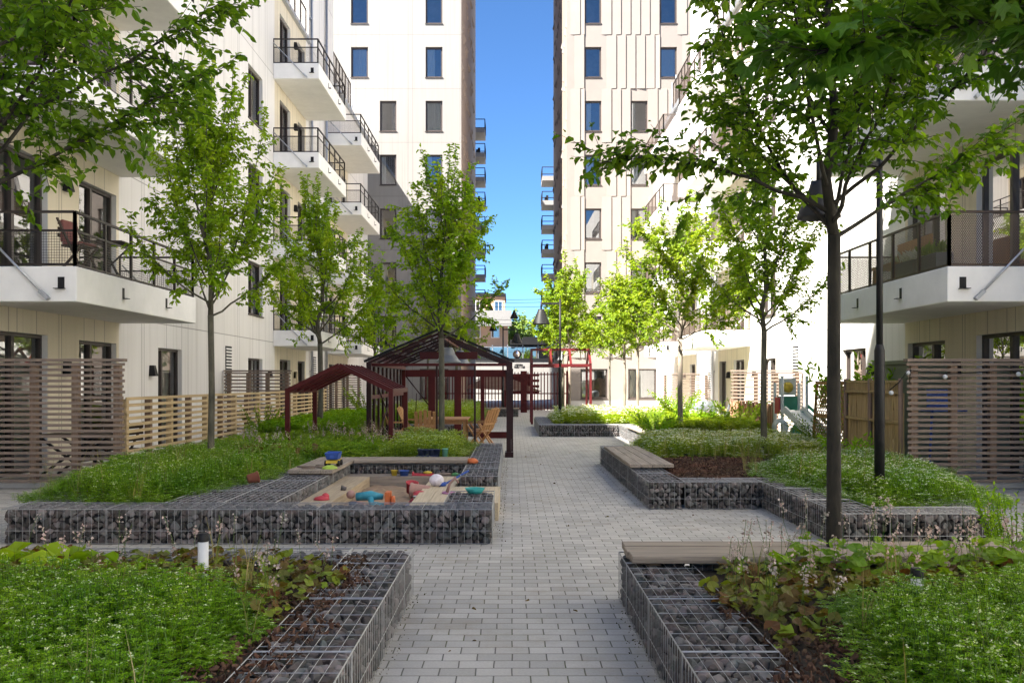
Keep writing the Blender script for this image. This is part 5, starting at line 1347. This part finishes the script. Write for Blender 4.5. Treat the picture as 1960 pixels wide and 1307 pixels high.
FALLEN = leaf_mat("fallen_leaves", (0.12, 0.06, 0.025), (0.22, 0.15, 0.05), (0.16, 0.2, 0.05), trans=0, rough=.8)
def fallen(poly, n, seed, z=.004):
    rg = np.random.default_rng(seed); P2 = spots(poly, 60, rg, .0)[:n]; n = len(P2); P = np.concatenate([P2, np.full((n, 1), z)], 1); a = rg.uniform(0, 6.28, n); D = np.stack([np.cos(a), np.sin(a), rg.uniform(0, .12, n)], -1); m = NM(); L = rg.uniform(.025, .06, n); leaf_scatter(m, P, D, L, L * .55, rg); return tag(m.build("fallen_leaves", FALLEN), kind="stuff")
fallen([(-.72, 3.5), (.78, 3.5), (1.7, 12), (1.6, 26), (-.1, 26), (-.15, 9)], 40, 111)
fallen([(-.72, 7.1), (-5, 7.1), (-5, 9.05), (-.3, 9.05)], 25, 112)
fallen([(.9, 7), (4.6, 7), (3.1, 11.4), (1.8, 11.5)], 20, 113)
# ------------------------------------------------------------------ sandbox toys
def plastic(name, c): return mat(name, tuple(x * .78 + .025 for x in c), .55, var=.16, scale=14, spec=.35)
P_RED, P_BLUE, P_YEL, P_TEAL, P_ORG, P_PINK, P_GRN, P_WHITE, P_NAVY, P_DUSTY = (plastic(n, c) for n, c in (("red_plastic", (.55, .03, .05)), ("blue_plastic", (.02, .09, .42)), ("yellow_plastic", (.7, .5, .03)), ("teal_plastic", (.01, .36, .33)), ("orange_plastic", (.65, .14, .02)), ("pink_plastic", (.6, .25, .45)), ("lime_plastic", (.38, .55, .05)), ("white_plastic", (.65, .66, .68)), ("navy_plastic", (.015, .03, .1)), ("dusty_rose_plastic", (.42, .23, .19))))
SZ = .085
def rotm(rx, ry, rz):
    cx, sx, cy_, sy, cz, sz = cos(rx), sin(rx), cos(ry), sin(ry), cos(rz), sin(rz)
    return np.array([[1, 0, 0], [0, cx, -sx], [0, sx, cx]]).T @ np.eye(3) if False else np.array([[cz, -sz, 0], [sz, cz, 0], [0, 0, 1]]) @ np.array([[cy_, 0, sy], [0, 1, 0], [-sy, 0, cy_]]) @ np.array([[1, 0, 0], [0, cx, -sx], [0, sx, cx]])
def one(name, label, cat, m, mt, group="toys lying in and around the sandbox"): return tag(m.build(name, mt), label, cat, group)
def bucket_prof(r, h): return [(.001, 0), (r * .78, 0), (r, h), (r * 1.08, h), (r * 1.08, h * .93), (r * 1.0, h * .93), (r * .93, h * .9), (r * .72, .01), (.001, .01)]

root = thing("toy_truck", "blue and yellow toy tipper truck on the sandbox corner bench", "toy", "toys lying in and around the sandbox")
bx, by, bz = -2.55, 13.05, .427
m = NM(); V = [(bx - .075, by - .1, bz + .1), (bx + .075, by - .1, bz + .1), (bx + .085, by + .11, bz + .1), (bx - .085, by + .11, bz + .1), (bx - .1, by - .13, bz + .19), (bx + .1, by - .13, bz + .19), (bx + .1, by + .12, bz + .2), (bx - .1, by + .12, bz + .2)]
m.add(V, [(0, 3, 2, 1), (0, 1, 5, 4), (1, 2, 6, 5), (2, 3, 7, 6), (3, 0, 4, 7)]); m.box(bx - .03, bx + .03, by - .125, by - .118, bz + .12, bz + .16); m.build("tipper_body", P_BLUE, root)
m = NM(); m.box(bx - .08, bx + .08, by - .13, by + .2, bz + .045, bz + .085); m.box(bx - .075, bx + .075, by + .125, by + .21, bz + .086, bz + .19); m.build("chassis", P_YEL, root)
for sx in (-.085, .085):
    for sy in (-.08, .12): m = NM(); m.lathe([(.001, -.02), (.042, -.02), (.042, .02), (.001, .02)], (bx + sx, by + sy, bz + .043), 14, M=rotm(0, R(90), 0)); m.build("wheel", BLACK, root)

m = NM(); m.tube([(-3.0, 12.75, .445), (-2.75, 12.8, .44), (-2.62, 12.7, .44)], [.012, .012, .02], 6); one("driftwood_stick", "grey bent stick on the sandbox corner bench", "stick", m, W_SCREEN, None)
m = NM(); m.tube([(-2.78, 12.98, .44), (-2.66, 12.86, .445)], .014, 6); m.tube([(-2.9, 12.6, .437), (-2.72, 12.62, .437)], .012, 6); one("driftwood_stick", "shorter grey sticks crossing beside the toy truck", "stick", m, W_SCREEN, None)
m = NM(); m.lathe([(.11, 0), (.1, .02), (.05, .045), (.001, .05)], (-2.52, 12.65, .427), 12); one("sand_mould", "lime green sand mould beside the toy truck", "toy", m, P_GRN)

z0 = .07
root = thing("toy_figure", "toy doll in turquoise clothes lying in the sand", "toy", "toys lying in and around the sandbox")
m = NM(); m.tube([(-1.93, 11.35, z0 + .13), (-1.75, 11.33, z0 + .15), (-1.6, 11.35, z0 + .13)], [.05, .06, .035], 10); m.tube([(-1.75, 11.3, z0 + .12), (-1.72, 11.25, z0 + .05), (-1.58, 11.22, z0 + .04)], [.045, .04, .035], 8); m.build("body", plastic("turquoise_plastic", (.03, .33, .45)), root)
m = NM(); V, F = ICO2; m.add(V * .055 + np.array((-2.0, 11.34, z0 + .16)), F, 0, True); m.tube([(-1.93, 11.25, z0 + .07), (-1.8, 11.2, z0 + .06)], .025, 8); m.build("head", P_DUSTY, root)
m = NM(); m.box(-1.56, -1.50, 11.2, 11.4, z0, z0 + .2); m.lathe([(.001, -.02), (.07, -.02), (.07, .02), (.001, .02)], (-1.47, 11.3, z0 + .08), 14, M=rotm(0, R(90), 0)); m.build("wheel_board", P_ORG, root)
m = NM(); m.box(-2.04, -1.86, 11.12, 11.25, z0 - .01, z0 + .03); m.lathe([(.04, 0), (.05, .06), (.001, .06)], (-1.95, 11.18, z0 + .03), 10); one("toy_boat", "dark navy toy boat in front of the turquoise doll", "toy", m, P_NAVY)
m = NM(); m.lathe(bucket_prof(.085, .15), (-1.40, 12.7, z0 + .02), 16, M=rotm(R(14), R(8), 0)); one("toy_bucket", "red toy bucket standing in the sand", "toy", m, P_RED)
m = NM(); m.lathe(bucket_prof(.10, .25), (-1.05 - .05, 12.15, z0 + .1), 18, M=rotm(0, R(-88), R(-8))); one("toy_bucket", "dusty pink toy bucket lying on its side in the sand", "toy", m, P_DUSTY)
m = NM(); m.beam((-1.02 - .02, 12.1, z0 + .04), (-1.0 + .14, 12.05, z0 + .05), .03, .02); m.beam((-1.0, 12.1, z0 + .03), (-1.0 + .2, 12.08, z0 + .05), .05, .02); one("toy_trowel", "orange toy trowel next to the dusty pink bucket", "toy", m, P_ORG)
for sx in (): pass
m = NM(); m.lathe([(.001, 0), (.10, .02), (.12, .06), (.07, .1), (.001, .12)], (-1.22 + .04, 11.75, z0 + .04), 14, M=rotm(R(20), R(25), 0)); m.tube([(-1.3, 11.6, z0 + .02), (-1.22, 11.7, z0 + .1)], .02, 6); one("toy_sieve", "red toy sieve leaning at the timber platform", "toy", m, P_RED)
m = NM(); V, F = ICO2; m.add(V * np.array((.10, .085, .085)) + np.array((-1.02, 12.35, .298)), F, 0, True); one("play_ball", "white and lilac ball lying on the timber platform", "ball", m, mat("white_lilac", (.6, .55, .6), .4, var=.3, scale=12, c2=(.7, .66, .7)))
m = NM(); m.lathe(bucket_prof(.05, .07), (-1.4, 11.15, z0), 12, M=rotm(R(60), 0, 0)); one("toy_cup", "pale blue toy cup lying in the front of the sand", "toy", m, P_WHITE)
m = NM(); m.lathe(bucket_prof(.045, .06), (-1.27, 11.1, z0), 12, M=rotm(R(40), R(20), 0)); one("toy_cup", "lilac toy cup beside the pale blue cup in the sand", "toy", m, mat("lilac", (.45, .42, .55), .4, var=.05))
m = NM(); m.lathe(bucket_prof(.055, .09), (-1.2, 11.6, z0 + .02), 12); one("toy_cup", "small white cup below the red sieve", "toy", m, P_WHITE)
m = NM(); m.beam((-1.97, 10.0, z0 + .03), (-1.78, 10.05, z0 + .05), .035, .02); m.lathe([(.001, 0), (.06, .012), (.08, .05), (.06, .03), (.001, .02)], (-2.03, 10.0, z0 + .015), 12); one("toy_spade", "yellow toy spade half buried in the front of the sand", "toy", m, P_YEL)
m = NM(); m.lathe([(.001, .03), (.07, .03), (.1, .06), (.115, .06), (.075, 0), (.001, 0)], (-.42, 10.35, GH + .012), 22); one("flying_disc", "turquoise disc lying on the gabion mesh", "toy", m, P_TEAL)
m = NM(); m.beam((-.92, 12.38, .235), (-.6, 12.62, .40), .028, .02); m.lathe([(.001, 0), (.05, .0), (.055, .05), (.05, .05), (.045, .01), (.001, .01)], (-.94, 12.36, .22), 10); one("toy_shovel", "blue toy shovel leaning from platform onto the gabion", "toy", m, P_BLUE)
m = NM(); m.lathe([(.001, 0), (.09, 0), (.08, .025), (.001, .03)], (-.80, 11.55, .217), 12); one("sand_mould", "pink sand mould on the timber platform", "toy", m, P_PINK)
m = NM(); m.lathe([(.001, 0), (.09, 0), (.10, .03), (.06, .07), (.001, .08)], (-.62, 14.2, GH + .012), 14); one("sand_mould", "orange sand mould on the gabion beside the path", "toy", m, P_ORG)
m = NM(); m.tube([(-.75, 10.55, GH), (-.72, 10.58, GH + .1), (-.66, 10.6, GH + .16), (-.62, 10.6, GH + .1)], [.02, .016, .022, .012], 8); one("toy_giraffe", "little brown toy animal standing on the gabion mesh by the disc", "toy", m, P_DUSTY)
m = NM(); m.lathe([(.001, 0), (.1, 0), (.08, .03), (.001, .05)], (-2.28, 10.95, .217), 12); V, F = ICO2; m.add(V * .045 + np.array((-2.24, 10.98, .25)), F, 0, True); one("sand_mould", "red crab sand mould on the pale side ledge", "toy", m, P_RED)
m = NM(); V, F = ROCKS_HI[0]; m.add(V * .045 + np.array((-2.2, 11.9, .245)), F); one("stone", "single brown stone on the pale side ledge of the sandbox", "stone", m, STONE_N, None)
m = NM(); m.lathe(bucket_prof(.05, .08), (-1.77, 13.75, .217), 12); one("toy_cup", "yellow toy cup on the back ledge of the sandbox", "toy", m, P_YEL)
m = NM(); m.lathe(bucket_prof(.075, .08), (-1.62, 13.72, .217), 12, M=np.diag((1, 1, 1))); one("toy_bowl", "blue toy bowl on the back ledge of the sandbox", "toy", m, P_BLUE)
m = NM(); m.box(-1.5, -1.18, 13.7, 13.82, .217, .245); m.box(-1.5, -1.48, 13.7, 13.82, .246, .27); one("toy_tray", "red toy tray on the back ledge of the sandbox", "toy", m, P_RED)
m = NM(); m.lathe([(.001, 0), (.06, 0), (.07, .025), (.001, .04)], (-1.27, 13.76, .247), 12); one("sand_mould", "yellow sand mould lying in the red tray", "toy", m, P_YEL)
m = NM(); m.tube([(-1.12, 13.75, .23), (-1.0, 13.73, .24), (-.9, 13.76, .23)], [.02, .03, .015], 8); one("toy_fish", "grey toy fish on the back ledge of the sandbox", "toy", m, W_SCREEN)
m = NM(); m.lathe([(.001, 0), (.07, 0), (.06, .03), (.001, .05)], (-.85, 13.75, .217), 12); one("sand_mould", "green sand mould at the end of the back ledge", "toy", m, mat("leaf_green_plastic", (.05, .2, .06), .4, var=.05))
m = NM()
for i in range(4): m.lathe(bucket_prof(.055, .12), (-1.47 + i * .085, 14.75, .42), 10)
m.box(-1.54, -1.2, 14.7, 14.8, .40, .44); one("toy_crate", "navy toy bottle crate at the bench edge behind the sandbox", "toy", m, P_NAVY)
m = NM(); m.lathe(bucket_prof(.05, .13), (-1.08, 14.75, .42), 12); one("toy_cup", "mint green toy cup beside the navy crate", "toy", m, plastic("mint_plastic", (.2, .55, .42)))
m = NM(); m.lathe(bucket_prof(.07, .13), (-3.28, 11.35, .42), 14, M=rotm(0, R(80), R(30))); one("flower_pot", "terracotta pot lying in the green cover beside the mesh", "pot", m, mat("terracotta", (.3, .1, .06), .8, var=.15), None)

# ------------------------------------------------------------------ play slide and things on the sunny terraces
root = thing("play_slide", "white and green toy play tower with slide and red ring panel", "play slide")
SX, SYY = 6.28, 20.0; WHT = mat("sun_bleached_plastic", (.6, .62, .58), .5, var=.05); GRNP = mat("toy_green", (.06, .26, .17), .5, var=.06)
for dx in (-.34, .2):
    for dy in (.1, .65): m = NM(); m.tube([(SX + dx, SYY + dy, .09), (SX + dx, SYY + dy, 1.75 if dy < .5 else 1.6)], .035, 8); m.build("post", WHT, root)
m = NM(); m.box(SX - .32, SX + .18, SYY + .13, SYY + .64, .92, .97); m.box(SX - .29, SX + .16, SYY + .63, SYY + .66, .98, 1.3); m.build("platform", GRNP, root)
m = NM(); m.box(SX - .26, SX + .12, SYY + .60, SYY + .63, 1.32, 1.7); m.build("panel_frame", WHT, root)
m = NM(); m.lathe([(.001, 0), (.12, .01), (.12, .05), (.001, .06)], (SX - .08, SYY + .58, 1.5), 16, M=rotm(R(90), 0, 0)); m.build("steering_wheel", P_YEL, root)
m = NM(); m.box(SX - .42, SX - .39, SYY + .08, SYY + .4, .92, 1.28); m.build("side_panel", P_RED, root)
m = NM(); m.lathe([(.10, -.02), (.2, -.02), (.2, .02), (.10, .02), (.10, -.02)], (SX - .40, SYY + .05, .62), 18, M=rotm(0, R(90), R(40))); m.build("ring_panel", WHT, root)
m = NM(); a, b = np.array((SX - .1, SYY + .1, .98)), np.array((SX + .42, SYY - 1.0, .16)); m.beam(a, b, .5, .03); sd = np.array((.23, .11, 0))
m.build("slide_chute", WHT, root)
m = NM(); m.beam(a - sd + (0, 0, .05), b - sd + (0, 0, .05), .05, .14); m.beam(a + sd + (0, 0, .05), b + sd + (0, 0, .05), .05, .14); m.build("slide_rim", WHT, root)
m = NM(); m.beam((SX - .15, SYY - .1, .62), (SX + .05, SYY - .6, .1), .12, .28); m.beam((SX + .22, SYY + .1, 1.1), (SX + .55, SYY - .3, .7), .05, .06); m.build("brace", GRNP, root)

GREYC = mat("grey_resin", (.16, .18, .2), .5, var=.08)
def resin_chair(label, x, y, rz):
    root = thing("terrace_chair", label, "chair", "grey terrace chairs")
    m = NM(); m.box(-.23, .23, -.22, .22, .42, .46); m.build("seat", GREYC, root); m = NM()
    for i in range(5): m.beam((-.2 + i * .1, -.21, .46), (-.21 + i * .105, -.36, .95), .075, .02, (0, 1, 0))
    m.build("backrest", GREYC, root)
    for sx in (-.2, .2):
        for sy in (-.2, .2): m = NM(); m.beam((sx, sy, 0), (sx, sy, .42), .04, .04); m.build("leg", GREYC, root)
    place(root, x, y, .09, rz); return root
resin_chair("grey terrace chair beside the table at the reed fence", 5.35 + .3, 25.2, R(70)); resin_chair("grey terrace chair nearer the farthest sunny screen", 6.2, 26.9, R(-90))
root = thing("terrace_table", "pale wooden terrace table on grey legs behind the reed fence", "table")
m = NM(); m.box(6.05, 6.95, 25.4, 26.5, .80, .84); m.build("table_top", TEAK, root)
for x in (6.1, 6.85):
    for y in (25.5, 26.4): m = NM(); m.box(x, x + .05, y, y + .05, .09, .8); m.build("leg", GREYC, root)
root = thing("kettle_grill", "covered grey kettle grill by the farthest sunny screen", "grill")
m = NM(); V, F = ICO2; m.add(V * np.array((.36, .36, .28)) + np.array((6.35, 31.0, .8)), F, 0, True); m.build("bowl", GREYC, root)
m = NM(); m.tube([(6.2, 30.9, .09), (6.3, 31, .7)], .02, 6); m.tube([(6.5, 30.9, .09), (6.4, 31, .7)], .02, 6); m.tube([(6.35, 31.25, .09), (6.35, 31.05, .7)], .02, 6); m.build("legs", BLACK, root)
m = NM(); m.box(6.9, 7.9, 28.6, 29.3, .09, .62); m.box(6.88, 7.92, 28.58, 29.32, .621, .68); one("storage_box", "dark storage box on the terrace behind the bleached screen", "box", m, BLACK, None)
m = NM(); m.box(7.2, 7.95, 16.6, 18.1, .09, 1.95); m.box(7.15, 8.0, 16.55, 18.15, 1.951, 2.02); one("garden_cabinet", "olive green garden cabinet against the wall beyond the tall screen", "cabinet", m, mat("olive_plastic", (.13, .15, .11), .6, var=.08), None)
root = thing("festoon_lights", "string of two bulb lights looped along the tall screen's end", "string lights"); m = NM()
m.tube([(5.98, 13.75, 1.62), (5.98, 13.72, 1.82), (5.93, 13.7, 1.80), (5.82, 13.75, 1.62), (5.7, 13.8, 1.5)], .008, 5); m.tube([(5.98, 13.74, 1.80), (6.5, 13.72, 1.74), (7.1, 13.72, 1.78), (7.9, 13.72, 1.80)], .006, 5); m.build("cable", BLACK, root)
for x, z in ((5.94, 1.76), (5.69, 1.46), (6.5, 1.70), (7.6, 1.74)): m = NM(); V, F = ICO2; m.add(V * .035 + np.array((x, 13.72, z)), F, 0, True); m.build("bulb", P_WHITE, root)
m = NM(); m.box(6.78, 7.12, 14.6, 14.95, 1.2, 1.5); m.box(6.70, 7.25, 14.55, 15.05, 1.15, 1.198); m.tube([(6.75, 14.8, .09), (6.8, 14.8, 1.15)], .02, 6); m.tube([(7.2, 14.8, .09), (7.15, 14.8, 1.15)], .02, 6); one("cooler_box", "blue box on a stand behind the tall screen near the bamboo fence", "box", m, P_BLUE, None)

# dark table and chairs behind the shaded tall screen, a grill and boards farther on
root = thing("terrace_table", "dark folding table behind the shaded tall slatted screen", "table")
m = NM(); m.box(-7.7, -6.6, 14.6, 15.4, .74, .77); m.build("table_top", W_DARK, root)
m = NM()
for y in (14.65, 15.3): m.beam((-7.6, y, .09), (-6.7, y, .74), .04, .03, (0, 1, 0)); m.beam((-6.7, y + .04, .09), (-7.6, y + .04, .74), .04, .03, (0, 1, 0))
m.build("folding_legs", BLACK, root)
def fold_chair(label, x, y, z, rz, cush=None):
    root = thing("folding_chair", label, "chair", "dark folding chairs"); m = NM()
    for i in range(5): m.box(-.2, .2, -.19 + i * .075, -.13 + i * .075, .43, .45)
    m.build("seat", W_DARK, root); m = NM()
    for i in range(3): m.box(-.2, .2, -.25, -.23, .58 + i * .1, .64 + i * .1)
    m.build("backrest", W_DARK, root)
    for sx in (-.21, .21):
        m = NM(); m.beam((sx, .2, 0), (sx, -.25, .88), .025, .04, (1, 0, 0)); m.build("leg", W_DARK, root)
        m = NM(); m.beam((sx * .9, -.25, 0), (sx * .9, .2, .46), .025, .04, (1, 0, 0)); m.build("leg", W_DARK, root)
    if cush:
        m = NM(); m.box(-.19, .19, -.18, .18, .452, .5); m.box(-.18, .18, -.225, -.16, .505, .86); o = m.build("cushion", cush, root); bv = o.modifiers.new("round", 'BEVEL'); bv.width = .02; bv.segments = 2
    place(root, x, y, z, rz); return root
fold_chair("dark folding chair behind the shaded tall screen at the dark table", -7.0, 15.9, .09, R(180)); fold_chair("dark folding chair pulled aside behind the shaded tall screen", -6.35, 14.9, .09, R(80))
ROSE = mat("faded_rose_cushion", (.22, .085, .07), .9, var=.15)
fold_chair("dark folding chair with faded rose cushion on the shaded first-floor balcony", -6.95, 14.7, 3.35, R(-100), ROSE)
root = thing("balcony_table", "small dark slatted table on the shaded first-floor balcony", "table"); m = NM()
for i in range(6): m.box(-7.3, -6.7, 15.7 + i * .11, 15.79 + i * .11, 4.03, 4.05)
m.build("table_top", W_DARK, root); m = NM(); m.beam((-7.25, 15.8, 3.35), (-6.75, 16.2, 4.03), .03, .03); m.beam((-6.75, 15.8, 3.35), (-7.25, 16.2, 4.03), .03, .03); m.build("legs", BLACK, root)
for lab, y, sd_ in (("grey ribbed planter with white flowers on the sunlit first-floor balcony", 15.2, 5), ("grey ribbed planter with green seedlings nearer the corner of the sunlit balcony", 14.35, 6)):
    root = thing("planter_box", lab, "planter", "grey planters on the balcony"); m = NM()
    m.box(6.66, 6.92, y, y + .7, 3.37, 3.66)
    for i in range(5): m.box(6.65, 6.93, y - .01, y + .71, 3.40 + i * .05, 3.42 + i * .05)
    m.build("box", GREYC, root); rg = np.random.default_rng(sd_); n = 60; P = np.stack([rg.uniform(6.68, 6.9, n), rg.uniform(y + .03, y + .67, n), np.full(n, 3.67)], -1); D = unit(np.stack([rg.normal(0, .3, n), rg.normal(0, .3, n), np.ones(n)], -1))
    m = NM(); leaf_scatter(m, P, D, rg.uniform(.1, .25, n), rg.uniform(.03, .05, n), rg); m.build("plants", FERN if sd_ == 6 else FLOW_W, root)
root = thing("balcony_bench", "brown wooden bench on the sunlit first-floor balcony behind expanded metal", "bench"); m = NM(); m.box(6.9, 7.4, 16.2, 17.6, 3.75, 3.8); m.build("seat", TEAK, root); m = NM(); m.box(7.42, 7.46, 16.2, 17.6, 3.8, 4.25); m.build("backrest", TEAK, root)
m = NM()
for y in (16.25, 17.5): m.box(6.92, 6.97, y, y + .05, 3.35, 3.75); m.box(7.33, 7.38, y, y + .05, 3.35, 3.75)
m.build("legs", TEAK, root)
root = thing("kettle_grill", "black covered grill with wheels on the shaded terrace beyond the pine fence", "grill"); m = NM(); m.box(-7.0, -6.4, 29.6, 30.2, .65, 1.0); m.add(ICO2[0] * np.array((.36, .33, .3)) + np.array((-6.7, 29.9, 1.05)), ICO2[1], 0, True); m.build("cover", BLACK, root)
m = NM(); m.box(-6.95, -6.9, 29.65, 29.7, .09, .65); m.box(-6.5, -6.45, 29.65, 29.7, .09, .65); m.box(-6.95, -6.9, 30.1, 30.15, .09, .65); m.box(-6.5, -6.45, 30.1, 30.15, .09, .65); m.build("legs", BLACK, root)
m = NM(); V = [(-7.95, 33.5, 0.09), (-7.95, 33.9, .09), (-7.95, 33.75, 2.0), (-7.95, 33.62, 2.0), (-7.9, 33.5, 0.09), (-7.9, 33.9, .09), (-7.9, 33.75, 2.0), (-7.9, 33.62, 2.0)]
m.add(V, [(0, 1, 2, 3), (4, 7, 6, 5), (0, 4, 5, 1), (2, 6, 7, 3), (1, 5, 6, 2), (0, 3, 7, 4)]); one("folded_parasol", "pale folded parasol leaning between two doors on the shaded terrace", "parasol", m, W_PALE_X, None)
